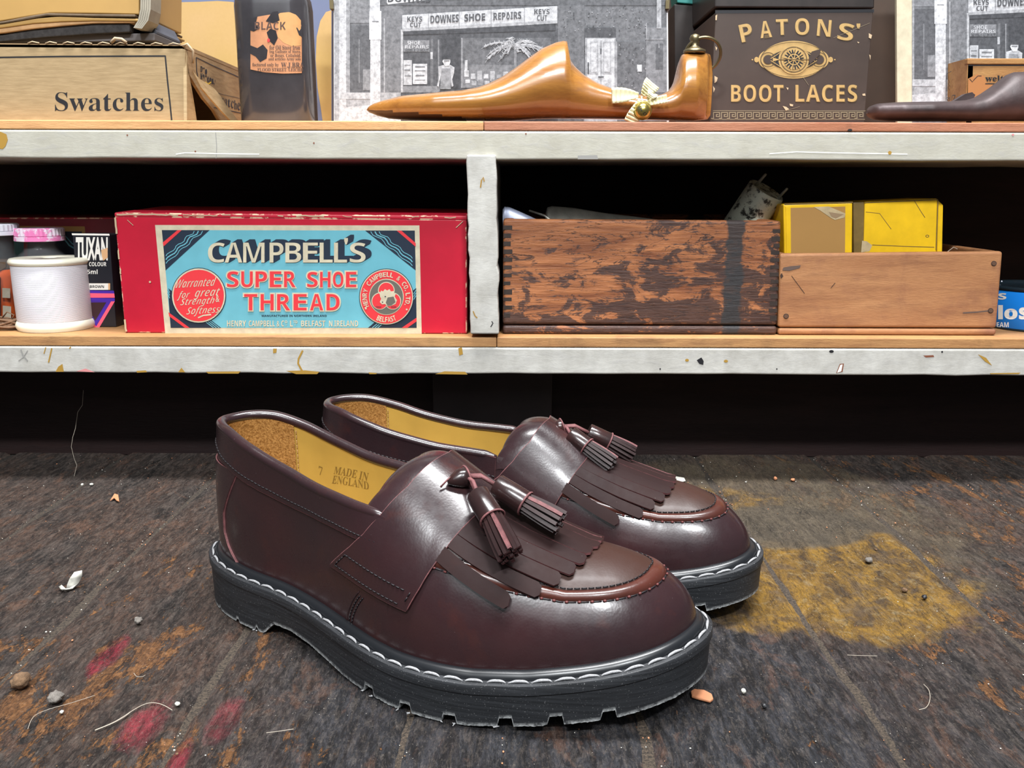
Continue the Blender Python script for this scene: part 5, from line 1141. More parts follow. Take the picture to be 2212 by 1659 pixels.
ZBX=([-15,0,52,60,75,90,120,160,200,232,265,282,300],[0,0,0,8,8.5,6.5,1.2,0,1.2,5,10,13.4,16.4])
zt=lambda x:np.interp(x,*ZTX)
zb=lambda x:np.interp(x,*ZBX)
FE=inset(8.2)
FEZ=smooth(np.stack([zt(FE[:,0])+2.2]*1,1),12)[:,0]
SPX=[40,70,100,130,150,170,190,210,235]
SPY=[9,7.5,5,3,2,1,0,.5,2.5]
SPZ0=[158,144,128,117,109,101,92,83.5,75]
SPZ=list(SPZ0)
XMIN,XMAX=45.,236.
def softclip(x):
    return np.clip(x,XMIN,XMAX)
def body(s,phi,off=0.):
    """s in [0,1) perimeter, phi in [0,pi/2] from feather up to spine"""
    s=np.asarray(s,float)%1.0;phi=np.asarray(phi,float)
    i=s*NO;k=np.floor(i).astype(int)%NO;t=(i-np.floor(i))[...,None];k2=(k+1)%NO
    F=FE[k]*(1-t)+FE[k2]*t;z0=FEZ[k]*(1-t[...,0])+FEZ[k2]*t[...,0]
    N=NRM[k]*(1-t)+NRM[k2]*t
    xc=softclip(F[...,0]);yc=np.interp(xc,SPX,SPY);zc=np.interp(xc,SPX,SPZ)
    # exponent: boxier on the sides, rounder toe
    toe=np.clip((F[...,0]-232)/50,0,1);n=2.55-.5*np.clip((F[...,0]-110)/60,0,1)-.12*toe
    c=np.cos(phi);sn=np.sin(phi)
    h=np.abs(c)**(2/n);v=np.abs(sn)**(2/n)
    bul=1.6*np.sin(np.clip(phi*2,0,math.pi))*np.clip(1-toe,0.35,1)
    X=xc+(F[...,0]-xc)*h+N[...,0]*bul
    Y=yc+(F[...,1]-yc)*h+N[...,1]*bul
    Z=z0+(zc-z0)*v
    P=np.stack([X,Y,Z],-1)
    return P
def bodyn(s,phi):
    e=1e-3
    P=body(s,phi)
    ph=np.clip(phi,.02,math.pi/2-.004)
    ds=body(np.asarray(s)+e,ph)-body(np.asarray(s)-e,ph);dp=body(s,np.minimum(ph+e,math.pi/2))-body(s,ph-e)
    n=np.cross(ds,dp);n/=np.maximum(np.linalg.norm(n,axis=-1,keepdims=True),1e-9)
    ctr=np.stack([softclip(P[...,0]),np.zeros_like(P[...,0]),np.full_like(P[...,0],45.)],-1)
    sg=np.sign((n*(P-ctr)).sum(-1,keepdims=True));n=n*np.where(sg==0,1,sg)
    return P,n
def on(s,phi,off):
    P,n=bodyn(s,phi);return P+n*off
# s lookup by x on a side
_half=int(np.argmax(FE[:,0]))
_lat=np.arange(0,_half+1);_med=np.arange(_half,NO)
_l0=int(np.argmin(FE[:,0]))
def s_of_x(x,side):
    x=np.asarray(x,float)
    if side<0:
        idx=np.array([i for i in range(-5,_half+1) ]);xs=FE[idx%NO,0]
    else:
        idx=np.arange(NO-3,_half-1,-1);xs=FE[idx%NO,0]
    m=np.maximum.accumulate(xs)+np.arange(len(xs))*1e-6
    return np.interp(x,m,idx)/NO
def xw(x,w,off=0.):
    """cross-section station x (45..236), w in [-1,1] lateral feather .. medial feather"""
    x=np.asarray(x,float);w=np.asarray(w,float);x,w=np.broadcast_arrays(x,w)
    s=np.where(w<0,s_of_x(x,-1),s_of_x(x,1));ph=(1-np.abs(w))*math.pi/2
    P,n=bodyn(s,ph);return P+n*off
# ------------------------------------------------------------------ the loafers
def build_shoe(name, label, origin, theta, mir, tas, scale=1.0, seed=1, tongue_curl=0., dx=0., zadj=0.):
    global SPZ
    SPZ = [z + zadj * float(np.interp(x, [100, 145, 190, 232], [0, 1, 1, 0])) for x, z in zip(SPX, SPZ0)]
    R_ = np.random.default_rng(seed)
    T = thing(name, label, 'shoe', (origin[0], origin[1], 0), theta, 'pair of tassel loafers')
    T.scale = (scale,) * 3
    sg = -1.0 if mir else 1.0
    def SM(nm, V, F, mats, parent=T, midx=None, smooth=True, close=False):
        V = np.array(V, float).reshape(-1, 3) / 1000.0; V[:, 1] *= sg
        if mir: F = [tuple(f)[::-1] for f in F]
        o = mesh(nm, V, F, mats, parent, midx, smooth, local=True); return o
    def gridf(n, m, closed=False):
        return [(i * m + j, ((i + 1) % n) * m + j, ((i + 1) % n) * m + j + 1, i * m + j + 1) for i in range(n if closed else n - 1) for j in range(m - 1)]
    def orient(V, F):
        # faces whose mean normal looks away from the foot's axis
        V = np.asarray(V); a, b, c = (V[[f[i] for f in F]] for i in (0, 1, 2)); n_ = np.cross(b - a, c - a); ctr = np.stack([np.clip(a[:, 0], 45, 236), 0 * a[:, 0], np.full(len(a), 40.)], 1)
        return F if (n_ * (a - ctr)).sum() > 0 else [tuple(f)[::-1] for f in F]
    def gmesh(nm, A, mats, closed=False, thick=0, rim=1, parent=T, off=1.0, recal=True):
        n, m = A.shape[:2]; F = gridf(n, m, closed); F = orient(A.reshape(-1, 3), F)
        o = SM(nm, A.reshape(-1, 3), F, mats, parent)
        if thick: solid(o, thick / 1000., rim, off); es = o.modifiers.new('split', 'EDGE_SPLIT'); es.split_angle = .7
        return o
    # collar height
    zk = lambda x: np.interp(x, [-10, 5, 20, 36, 61, 90, 119, 150, 175], [110.5, 112.5, 112, 107.5, 100, 93.5, 91, 89, 88])
    zband = lambda x: np.interp(x, [-8, 3, 16, 42, 70, 102, 135, 160], [99, 99.5, 93.5, 86, 80.5, 78, 76, 75])
    phg = np.linspace(0, PI / 2, 500)
    def solve(s, fz):
        B = body(np.full(500, s), phg); d = B[:, 2] - fz(B[:, 0]); i = np.argmax(d > 0); return phg[i] if d.max() > 0 else PI / 2
    # ---- sole
    NS = NO; 
    x = OUTL[:, 0]; ZT = smooth(zt(x)[:, None], 8)[:, 0]
    zbl = np.interp(x, ZBX[0], ZBX[1]); zbl = smooth(zbl[:, None], 1)[:, 0]
    for gxp, gw, gd in ((141, 3.1, 4.), (165, 3.1, 4.), (190, 3.3, 4.), (217, 3.3, 4.3), (240, 3.3, 4.5), (263, 3.1, 4.2), (29, 1.0, 2.), (8, .8, 1.6), (46, 1.2, 2.2)):
        far_side = OUTL[:, 1] > 5
        zbl = zbl + gd * (np.abs(x - gxp - np.where(far_side, 1.5, 0)) < gw) * (x < 282)
    jag = np.abs(R_.normal(0, .35, NS)); jag = np.where(R_.random(NS) < .06, -.25, jag)
    pin = np.zeros(NS)
    def ring(ins, z): q = inset(ins); return np.column_stack([q, z])
    levels = [(9, ZT + .1, 0), (1.1, ZT, 0), (.3, ZT - .35, 0), (0, ZT - 1., 0), (.1, ZT - 5.2, 0), (.9, ZT - 5.9, 0), (1.0, ZT - 8., 0), (1.3, zbl * .45 + (ZT - 9) * .55, 0), (1.5, zbl + 2.2, 0), (1.5, zbl + 1.0, .5), (1.5 + R_.normal(0, .12, NS)[:, None] * 0, zbl + jag * .6, 1.), (4.5, zbl + .3, .4), (14, np.maximum(zbl, 0) + .9, 0)]
    Vs = []; at = []
    for ins, z, wv in levels:
        q = inset(ins if np.isscalar(ins) else 1.5); Vs.append(np.column_stack([q, z])); at += [wv] * NS
    for a in (6, 7, 8): pass
    V = np.concatenate(Vs); F = [(i * NS + k, i * NS + (k + 1) % NS, (i + 1) * NS + (k + 1) % NS, (i + 1) * NS + k) for i in range(len(levels) - 1) for k in range(NS)]
    nb = len(V); cx = np.array([[0, 8, 12.], [150, -5, 6], [290, 8, 18.]])
    F += [tuple((len(levels) - 1) * NS + k for k in range(NS))]
    V = np.maximum(V, [-99, -99, .05])
    o = SM('outsole', V, F, [M['rubber']]); recalc(o)
    a_ = o.data.attributes.new('worn', 'FLOAT', 'POINT'); a_.data.foreach_set('value', at)
    try:
        o.data.polygons.foreach_set('use_smooth', [True] * len(o.data.polygons)); bm = bmesh.new(); bm.from_mesh(o.data)
        for e in bm.edges:
            if len(e.link_faces) == 2 and e.calc_face_angle(0) > .7: e.smooth = False
        bm.to_mesh(o.data); bm.free()
    except Exception: pass
    # ragged curls of rubber at the tread notches
    fz = MB(); idx = [k for k in range(NS) if abs(zbl[k] - zbl[(k + 1) % NS]) > 2]
    Q = inset(1.2)
    for k in idx:
        b = np.array([*Q[k], min(zbl[k], zbl[(k + 1) % NS]) + .4])
        if b[2] > 3.5: continue
        for j in range(3):
            d = R_.normal(0, .6, 3); d[2] = -abs(d[2]) * .3; p1 = b + np.array([*NRM[k] * .3, 0]); p2 = p1 + d + np.array([*NRM[k] * .7, .4]); p2[2] = max(p2[2], .25); fz.tube([b, p1, p2], [.45, .4, .15], 5)
    SM('rubber_flash', fz.v, fz.f, [M['thread_white']])
    # ---- rand and welt stitches
    prof = [(3.9, .05), (4.2, 1.3), (5.0, 2.6), (6.3, 3.5), (7.9, 3.7), (9.3, 3.2)]
    A = np.stack([np.column_stack([inset(a), ZT + b]) for a, b in prof], 1); gmesh('rand', A, [M['rand']], True)
    st = MB(); I3 = inset(3.0); I2 = inset(2.2); Lp = np.r_[0, np.cumsum(np.linalg.norm(np.diff(np.vstack([I3, I3[:1]]), axis=0), axis=1))]; tot = Lp[-1]; n = int(tot / 10.6)
    for k in range(n):
        c0 = tot * (k + .04) / n; c1 = tot * (k + .93) / n; pts = []
        for t in np.linspace(0, 1, 9):
            l = c0 + (c1 - c0) * t; i = np.searchsorted(Lp, l) % NS; b = math.sin(PI * t) ** .6
            p = I2[i] * (1 - b * .75) + I3[i] * (b * .75) ; pts.append((p[0], p[1], ZT[i] + .15 + .75 * b))
        st.tube(pts, [.25, .5, .65, .7, .7, .7, .65, .5, .25], 7)
    SM('welt_stitching', st.v, st.f, [M['thread_white']])
    # ---- upper
    ns, nv = 400, 34; ss = np.arange(ns) / ns; XT = 151.
    Fx = np.interp(ss * NO, np.arange(NO), FE[:, 0]); ph = np.array([solve(s, zk) if fx < XT else PI / 2 for s, fx in zip(ss, Fx)])
    A = np.stack([on(ss, ph * j / (nv - 1), 0.) for j in range(nv)], 1); gmesh('upper', A, [M['leather']], True)
    # ---- collar: piping, band, lining
    cs = [i for i in range(-ns // 2, ns // 2) if Fx[i % ns] < 146 + dx]; cs = np.array(cs) / ns
    phc = np.array([solve(s % 1, zk) for s in cs]); phc = np.convolve(np.pad(phc, 3, 'edge'), np.ones(7) / 7, 'valid')
    C, Nn = bodyn(cs, phc); tb_ = MB(); CC = C - Nn * .5 + np.array([0, 0, .2])
    for _ in range(10): CC[1:-1] = .5 * CC[1:-1] + .25 * (CC[:-2] + CC[2:])
    rr_ = np.full(len(CC), 3.1); rr_[:5] = [1.2, 1.6, 2.1, 2.6, 3.]; rr_[-5:] = [3., 2.6, 2.1, 1.6, 1.2]; tb_.tube(CC, rr_, 16); SM('topline_roll', tb_.v, tb_.f, [M['leather']])
    phb = np.array([solve(s % 1, zband) for s in cs]); phb = np.convolve(np.pad(phb, 4, 'edge'), np.ones(9) / 9, 'valid')
    A = np.stack([on(cs, phb + (phc - phb) * j / 9, .35 + .9 * (j / 9) ** 2) for j in range(10)], 1); gmesh('collar_band', A, [M['leather'], M['cut_edge']], thick=1.1)
    def dashes(mb, pts, nrm, pitch, ln, r, off, n=6):
        L = np.r_[0, np.cumsum(np.linalg.norm(np.diff(pts, axis=0), axis=1))]; k = max(int(L[-1] / pitch), 1)
        for i in range(k):
            a = pitch * i; q = []
            for t in np.linspace(0, 1, 4):
                l = min(a + ln * t, L[-1]); p = np.array([np.interp(l, L, pts[:, c]) for c in range(3)]); nn_ = np.array([np.interp(l, L, nrm[:, c]) for c in range(3)])
                q.append(p + nn_ * (off + r * .8 * math.sin(PI * t)))
            mb.tube(q, r, n)
    sm = MB(); Pb, Nb = bodyn(cs, phb + .028); dashes(sm, Pb, Nb, 2.9, 2.3, .34, 1.45); SM('collar_stitching', sm.v, sm.f, [M['thread_dark']])
    ke = MB(); ke.tube(on(cs, phb - .004, .75), .42, 6); SM('band_edge', ke.v, ke.f, [M['cut_edge']])
    inn = [i for i in range(-ns // 2, ns // 2) if Fx[i % ns] < 168]; inn = np.array(inn) / ns
    phi_ = np.array([solve(s % 1, zk) for s in inn]); FxI = np.interp((inn % 1) * NO, np.arange(NO), FE[:, 0])
    def lin(nm, mask, m, o_): 
        ii = np.where(mask)[0]
        for run in np.split(ii, np.where(np.diff(ii) > 1)[0] + 1):
            if len(run) < 2: continue
            r = inn[run]; A = np.stack([on(r, phi_[run] * j / 20, o_) for j in range(21)], 1); yield nm, A, m
    for nm, A, m in list(lin('lining', FxI > 26, M['lining'], -2.6)) + list(lin('heel_lining', FxI <= 33, M['suede'], -3.1)): gmesh(nm, A, [m])
    for side in (-1, 1):
        sx = s_of_x(33.5, side); pk = solve(sx, zk); pp = np.linspace(.05, pk * .97, 20); mb = MB(); sP, sN = bodyn(np.full(20, sx), pp); dashes(mb, sP, sN, 3.2, 2.4, .28, -3.3); SM('lining_stitch', mb.v, mb.f, [M['tan_edge']])
    Q = inset(10.5); Q = Q[::8]; SM('insole', np.column_stack([Q, zt(Q[:, 0]) + 6.5]), [tuple(range(len(Q)))], [M['lining']], smooth=False)
    # ---- heel counter overlay
    sl_ = lambda p: np.interp(p, [0, .026, .079, .157, .262, .367, .45], [.0736, .0583, .0500, .0514, .0639, .0764, .083])
    pcs = np.linspace(0, 1, 22); cols = []
    ncol = 46
    for j in pcs:
        row = []
        pe = j * .40; sL = float(sl_(pe)); fxv = float(np.interp(sL * NO, np.arange(NO), FE[:, 0])); sR = float(s_of_x(fxv, 1)) - 1.0
        for s in np.linspace(sR, sL, ncol):
            row.append(on(s % 1, j * min(.40, solve(s % 1, zband) + .01), .3))
        cols.append(row)
    A = np.array(cols).transpose(1, 0, 2); gmesh('heel_counter', A, [M['leather'], M['cut_edge']], thick=.8)
    for col in (A[-1], A[0]): e_ = MB(); e_.tube(col + np.array([0, (-.5 if col is A[-1] else .5), 0]), .75, 8); SM('counter_edge', e_.v, e_.f, [M['cut_edge']])
    # side seam below the strap
    for side in (-1, 1):
        tt = np.linspace(0, 1, 14); xx = 120.5 + 12 * tt ** 1.2; ww = side * (1 - .125 * tt); q, nq = [], []
        for k_, (dx, nm) in enumerate(((0, None), (2.3, None))):
            s_ = s_of_x(xx + dx, side); pq, nn_ = bodyn(s_, (1 - np.abs(ww)) * PI / 2); mb = MB(); dashes(mb, pq, nn_, 2.4, 1.9, .32, .2); SM('vamp_stitching', mb.v, mb.f, [M['thread_dark']])
        s_ = s_of_x(xx - 2.2, side); mb = MB(); mb.tube(on(s_, (1 - np.abs(ww)) * PI / 2, .1), .5, 6); SM('vamp_edge', mb.v, mb.f, [M['leather']])
    # ---- apron: plug, raised seam, stitching
    tipS = _half / NO
    def smir(s): return float(s_of_x(float(np.interp(s * NO, np.arange(NO), FE[:, 0])), 1))
    LS = [(.281, .655), (.2944, .672), (.3153, .698), (.3347, .704), (.3528, .72), (.3778, .75), (.403, .738), (.4306, .73), (.457, .742), (.48, .758)]
    path = LS + [(tipS, .785)] + [(smir(s), p) for s, p in LS[::-1]]
    ps_ = np.array([p[0] for p in path]); pp_ = np.array([p[1] for p in path])
    sp_ = np.linspace(ps_[0], ps_[-1], 170); po = np.interp(sp_, ps_, pp_)
    for _ in range(6): po[1:-1] = .5 * po[1:-1] + .25 * (po[:-2] + po[2:])
    wid = np.interp(sp_, [ps_[0], .36, tipS, 1 - .36, ps_[-1]], [.10, .125, .165, .125, .10])
    A = np.stack([on(sp_, po + wid * t, -.15 + 1.5 * max(math.sin(PI * t), 0) ** .75) for t in np.linspace(0, 1, 11)], 1); gmesh('apron_seam', A, [M['leather_seam']])
    A = np.stack([on(sp_, (po + wid) + (PI / 2 - .002 - po - wid) * t, .18) for t in np.linspace(0, 1, 16)], 1); gmesh('apron', A, [M['leather_apron']])
    mb = MB(); q, nq = bodyn(sp_, po - .008); dashes(mb, q, nq, 6.0, 5.0, .36, .25); SM('apron_stitching', mb.v, mb.f, [M['thread_dark']])
    mb = MB(); dashes(mb, q, nq, 6.0, 1.0, .6, .35); 
    o = SM('apron_stitch_holes', mb.v, mb.f, [M['stitch_hole']]); 
    mb = MB(); q, nq = bodyn(sp_, po + wid + .012); dashes(mb, q, nq, 3.4, 2.7, .34, .35); SM('apron_stitching', mb.v, mb.f, [M['thread_dark']])
    # ---- saddle strap
    WB = [0, .067, .30, .506, .639, .728, .80, .867]; XB = [v + dx for v in (153, 152, 147.6, 138.9, 130.6, 122.3, 114, 105.6)]
    WF = [0, .1, .222, .30, .506, .694, .811]; XF = [v + dx for v in (184.6, 184.2, 182.3, 180.4, 174.5, 166.8, 161.1)]
    xb = lambda w: np.interp(np.abs(w), WB, XB); xf = lambda w: np.interp(np.abs(w), WF, XF)
    ws = np.linspace(-.867, .867, 90); ts = np.linspace(0, 1, 22)
    def lift(w, t): return 1.9 + 6.0 * np.exp(-(np.abs(w) / .30) ** 2) * (1 - t) ** .8 + .8 * np.exp(-(w / .3) ** 2) * t
    def strap_pt(w, t, o_=0.): 
        w = np.asarray(w, float); w2 = w * (1 - .064 * t); X = xb(w) + (xf(w2) - xb(w)) * t; return xw(X, w2, lift(w, t) + o_)
    A = np.stack([np.stack([strap_pt(w, t) for t in ts]) for w in ws])
    sd = gmesh('saddle_strap', A, [M['leather'], M['cut_edge']], thick=1.6, off=-1.)
    for t_, nm in ((0., 'strap_edge'), (1., 'strap_edge')):
        mb = MB(); mb.tube(np.array([strap_pt(w, t_, -.5) for w in ws]), .48, 6); SM(nm, mb.v, mb.f, [M['cut_edge']], parent=sd)
    for w_ in (-.867, .867):
        mb = MB(); mb.tube(np.array([strap_pt(w_, t_, -.5) for t_ in ts]), .5, 6); SM('strap_edge', mb.v, mb.f, [M['cut_edge']], parent=sd)
    mb = MB()
    for side in (-1, 1):
        for wv in (.848, .775):
            t = np.linspace(.05, .95, 24); q = np.array([strap_pt(side * wv, u) for u in t]); q2 = np.array([strap_pt(side * wv, u, 1.) for u in t]) - q; dashes(mb, q, q2, 2.9, 2.2, .34, .15)
        for tv in (.05, .95):
            w_ = np.linspace(.775, .85, 10) * side; q = np.array([strap_pt(u, tv) for u in w_]); q2 = np.array([strap_pt(u, tv, 1.) for u in w_]) - q; dashes(mb, q, q2, 2.9, 2.2, .34, .15)
    SM('strap_stitching', mb.v, mb.f, [M['thread_dark']])
    # rolled tongue rising behind the strap
    wt = np.linspace(-.575, .575, 64); A = []
    for w in wt:
        k = max(math.cos(PI * w / 1.25), 0) ** .6; b = strap_pt(w, .05, -1.3); rx, rz = 6.0 + 10.5 * k, 4.6 + 4.4 * k; a0 = 1.15; row = []
        # roll: from the strap's back edge, back over the top and down inside
        cx_, cz_ = b[0] - rx * math.cos(a0), b[2] - rz * math.sin(a0)
        for a in np.linspace(a0, 4.1, 24): row.append((cx_ + rx * math.cos(a), b[1] + np.sign(w) * (-.6) * (1 - math.cos(a - a0)) * (1 - k), cz_ + rz * math.sin(a)))
        A.append(row)
    A = np.array(A); n_, m_ = A.shape[:2]; o = SM('tongue', A.reshape(-1, 3), gridf(n_, m_), [M['leather'], M['cut_edge']]); me_ = o.data
    if me_.polygons[n_ // 2 * (m_ - 1) + 1].normal.z < 0: me_.flip_normals()
    solid(o, .0019, 1, -1.); es = o.modifiers.new('split', 'EDGE_SPLIT'); es.split_angle = .7
    # ---- fringe
    mb = MB(); NF = 13
    for i in range(NF):
        wt_ = -.60 + 1.20 * i / (NF - 1); aw = abs(wt_); tipx = dx + float(np.interp(aw, [0, .14, .3, .42, .50, .57, .60], [238, 237, 233, 228, 221, 214, 208])) + R_.normal(0, .7)
        wb = wt_ * .82; hw = .0485 * (1.0 if i not in (0, 1, NF - 1, NF - 2) else .95); lz = (2.4 if aw > .5 else 1.0) + R_.random() * .8; nl = 16; xb0 = float(xf(wb)) - 6; V = []
        for j in range(nl):
            t = min(j / (nl - 2), 1.); h_ = hw * (.86 + .14 * t); X = xb0 + (tipx - xb0) * t
            if j == nl - 1: h_ *= .55; X = tipx + 1.9
            wc = wb + (wt_ - wb) * t; o_ = .25 + lz * t ** 1.4 + .35 * math.sin(t * PI)
            for u in (-1, -.35, .35, 1): Xu = X + (float(xf(wb + h_ * u)) - 6 - xb0) * max(1 - t * 1.6, 0) if j < nl - 1 else X; V.append(xw(min(Xu, 235.9), wc + h_ * u, o_) + np.array([max(X - 235.9, 0), 0, -max(X - 235.9, 0) * .12]))
        F_ = gridf(nl, 4); F_ = orient(V, F_); mb.add(V, F_)
    o = SM('fringe', mb.v, mb.f, [M['leather'], M['cut_edge']]); solid(o, .0014, 1, 1.0); es = o.modifiers.new('split', 'EDGE_SPLIT'); es.split_angle = .6
    o.data.materials[0] = M['leather_fringe']
    # fix upward orientation of strips
    # ---- tassels
    kn = np.array(tas['knot']); ka, kb = kn[0], kn[1]
    d = kb - ka; mb = MB(); mb.tube([ka, ka + d * .25, ka + d * .6, kb, kb + d * .12], [1.2, 2.9, 4.8, 5.6, 3.8], 14); k_o = SM('tassel_knot', mb.v, mb.f, [M['leather_tassel']]); 
    mb = MB(); dd_ = d / np.linalg.norm(d); side_ = np.cross(dd_, [0, 0, 1.]); side_ /= np.linalg.norm(side_); up_ = np.cross(side_, dd_)
    mb.tube([kb + side_ * 5.4 * math.cos(a) + up_ * 5.4 * math.sin(a) for a in np.linspace(0, 2 * PI, 25)], .55, 6, 0, False)
    mb.tube([ka + up_ * .5 - dd_ * 4 - np.array([0, 0, 2.]), ka + up_ * 1.2, ka + d * .3 + up_ * 2.4], .5, 6); SM('knot_edge', mb.v, mb.f, [M['cut_edge']], parent=k_o)
    for (p0, p1, p2) in tas['tassels']:
        p0, p1, p2 = map(np.array, (p0, p1, p2)); p0 = p0.astype(float) + [0, 0, .8]; p1 = p1 + [0, 0, .8]; p2 = p2 + [0, 0, .6]; p0 = p0.astype(float); p1 = p1.astype(float); p2 = p2.astype(float)
        mb = MB(); mid = (kb + p0) / 2 + np.array([0, 0, 2.5])
        for o_ in (-.9, .9): mb.tube([kb - dd_ * .5 + side_ * o_, mid + side_ * o_ * 1.4, p0 + side_ * o_], [1.2, 1.1, 1.2], 6)
        SM('thong', mb.v, mb.f, [M['cut_edge']])
        a = p1 - p0; L = np.linalg.norm(a); a /= L; u = np.cross(a, [0, 0, 1.]); u /= np.linalg.norm(u); v = np.cross(u, a); RM = np.stack([u, v, a], 1)
        mb = MB(); mb.lathe([(.6, .6), (4.2, .2), (5.8, 0), (6.1, .5), (6.2, L * .5), (6.3, L - .6), (6.2, L), (4.8, L)], p0, 28, 0, RM)
        tas_o = SM('tassel', mb.v, mb.f, [M['leather_tassel']])
        mb = MB(); mb.tube([p0 + RM @ np.array([6.35 * math.cos(t), 6.35 * math.sin(t), L - .2]) for t in np.linspace(0, 2 * PI, 31)], .55, 6, 0, False); SM('tassel_edge', mb.v, mb.f, [M['cut_edge']], parent=tas_o)
        a2 = p2 - p1; L2 = np.linalg.norm(a2); a2 /= L2; u2 = np.cross(a2, [0, 0, 1.]); u2 /= np.linalg.norm(u2); v2 = np.cross(u2, a2); mb = MB()
        for k in range(24):
            rr = 4.9 if k < 13 else (2.9 if k < 21 else .8); nk = 13 if k < 13 else (8 if k < 21 else 3); t = 2 * PI * k / nk + .3; q = []; ll = L2 * R_.uniform(.93, 1.03)
            sp = R_.uniform(1.15, 1.38); c_, s_ = math.cos(t), math.sin(t)
            for j in range(6):
                f = j / 5; r_ = rr * (1 + (sp - 1) * math.sin(f * 1.6)); q.append(p1 - a2 * 1.5 + a2 * (ll + 1.5) * f + (u2 * c_ + v2 * s_) * r_ * (.92 + .0 * f))
            b0 = len(mb.f); mb.tube(q, [1.15, 1.25, 1.3, 1.3, 1.3, 1.2], 4)
            if k == 2 or k == 9: mb.m[-22:] = [1] * 22
            mb.m[-1] = 1; mb.m[-2] = 1
        SM('tassel_skirt', mb.v, mb.f, [M['strand'], M['cut_edge']], parent=tas_o, midx=mb.m, smooth=False)
    if tas.get('stamp'):
        for s_, (a, b, c, d) in tas['stamp']:
            Vt, Ft = text2d(SER(s_), -.006); lo, hi = Vt.min(0), Vt.max(0); U = (Vt - lo) / (hi - lo); P_ = []
            for u, v in U:
                xx = a[0] * (1 - u) * v + b[0] * u * v + c[0] * (1 - u) * (1 - v) + d[0] * u * (1 - v); pp = a[1] * (1 - u) * v + b[1] * u * v + c[1] * (1 - u) * (1 - v) + d[1] * u * (1 - v)
                P_.append(on(float(xx), float(pp), -2.8))
            SM('lining_stamp', P_, Ft, [M['stamp']], smooth=False)
    return T
ST = [('MADE IN', ((.8667, .375), (.8292, .463), (.8694, .323), (.8319, .393))), ('ENGLAND', ((.8694, .314), (.8306, .393), (.8722, .262), (.8306, .340))), ('7', ((.8861, .332), (.8819, .332), (.8875, .279), (.8819, .288)))]
NEAR = dict(knot=[(168.6, -19, 106), (175, -11, 107.5)], tassels=[((187.2, -22.5, 102.5), (199.3, -31, 94.8), (213.3, -41, 82.4)), ((191, -9, 103.5), (207.5, -10, 96.6), (226.3, -10, 89.2))], stamp=ST)
FAR = dict(knot=[(159.4, 4, 104), (166.4, 0, 106)], tassels=[((173.2, 5, 101.5), (185, 8, 95), (203.3, 12, 85.5)), ((182.5, -6, 101), (196.2, -9, 94.5), (212, -12, 86))])
build_shoe('tassel_loafer', 'front burgundy leather tassel loafer with the stamped yellow lining, nearest the camera', (-.1785, .4953), math.radians(-24), False, NEAR, 1.0, 1)
build_shoe('tassel_loafer', 'rear burgundy leather tassel loafer, partly hidden behind its mate', (-.1222, .5705), math.radians(-16.46), True, FAR, .966, 2, 6., -16., -3.)
# ------------------------------------------------------------------ scraps on the floor
def scrap(name, pts, z, th, m, label, cat, curl=0.):
    A = np.array([G(u, v, .0004) + [0, 0, z_] for (u, v), z_ in zip(pts, z)]); n = len(A); B_ = A + [0, 0, th]; mb = MB()
    mb.add(list(A) + list(B_), [tuple(range(n))[::-1], tuple(range(n, 2 * n))] + [(i, (i + 1) % n, n + (i + 1) % n, n + i) for i in range(n)]); o = mb.build(name, m, None); recalc(o); bevel(o, th * .3, 2); return tag(o, label, cat)
mb = MB(); c_ = [(132, 1271), (138, 1276), (150, 1274), (158, 1264), (166, 1252), (172, 1242)]; zz = [.0006, .0012, .0006, .002, .006, .010]; ww = [.6, 1.0, 1.6, 3.4, 3.6, 2.2]
Lp_, Rp_ = [], []
for (u, v), z_, w__ in zip(c_, zz, ww): p = G(u, v + z_ * 2800, 0); p[2] = z_ + .0004; Lp_.append(p + [-w__ * .001, -.0006, 0]); Rp_.append(p + [w__ * .001, .0008, .0006])
V = Lp_ + Rp_; mb.add(V, [(i, i + 1, 7 + i, 6 + i) for i in range(5)]); o = mb.build('rubber_scrap', M['scrap_white'], None, True); solid(o, .0012); tag(o, 'curled white rubber scrap on the floor left of the front loafer', 'scrap')
scrap('leather_scrap', [(1492, 1497), (1500, 1496), (1520, 1500), (1537, 1507), (1541, 1514), (1534, 1519), (1510, 1514), (1494, 1508)], [0, .001, .0015, .001, 0, 0, .0005, 0], .0014, M['scrap_tan'], 'tan leather chip on the floor just right of the front toe', 'scrap')
scrap('leather_scrap', [(238, 1083), (248, 1073), (256, 1076), (258, 1086), (252, 1084), (247, 1080)], [0, .002, .0022, .0005, .0005, .0012], .0010, M['scrap_tan'], 'small folded orange chip on the floor behind the front heel', 'scrap')
scrap('plastic_chip', [(1448, 1034), (1456, 1031), (1478, 1035), (1481, 1040), (1465, 1044), (1450, 1040)], [0, .0004, .0004, 0, 0, 0], .001, M['scrap_white'], 'small white chip on the floor behind the rear loafer toe', 'scrap')
scrap('leather_scrap', [(1556, 1568), (1564, 1564), (1577, 1570), (1575, 1578), (1562, 1575)], [0] * 5, .0008, M['scrap_tan'], 'tiny brown flake on the dark boards below the front toe', 'scrap') if 0 else None
def lump(name, u, v, r, m, label, cat, sq=.7, seed=0):
    g = np.random.default_rng(seed); bm = bmesh.new(); bmesh.ops.create_icosphere(bm, subdivisions=3, radius=r)
    for q in bm.verts: k = 1 + g.normal(0, .09) + .22 * math.sin(q.co.x / r * 3 + seed) * math.cos(q.co.y / r * 2.3); q.co = q.co * k; q.co.z *= sq
    c = G(u, v, 0); zm = min(q.co.z for q in bm.verts); me = bpy.data.meshes.new(name); bm.to_mesh(me); bm.free(); me.materials.append(m); me.polygons.foreach_set('use_smooth', [True] * len(me.polygons))
    o = bpy.data.objects.new(name, me); COL.objects.link(o); o.location = (c[0], c[1], -zm + .0001); return tag(o, label, cat)
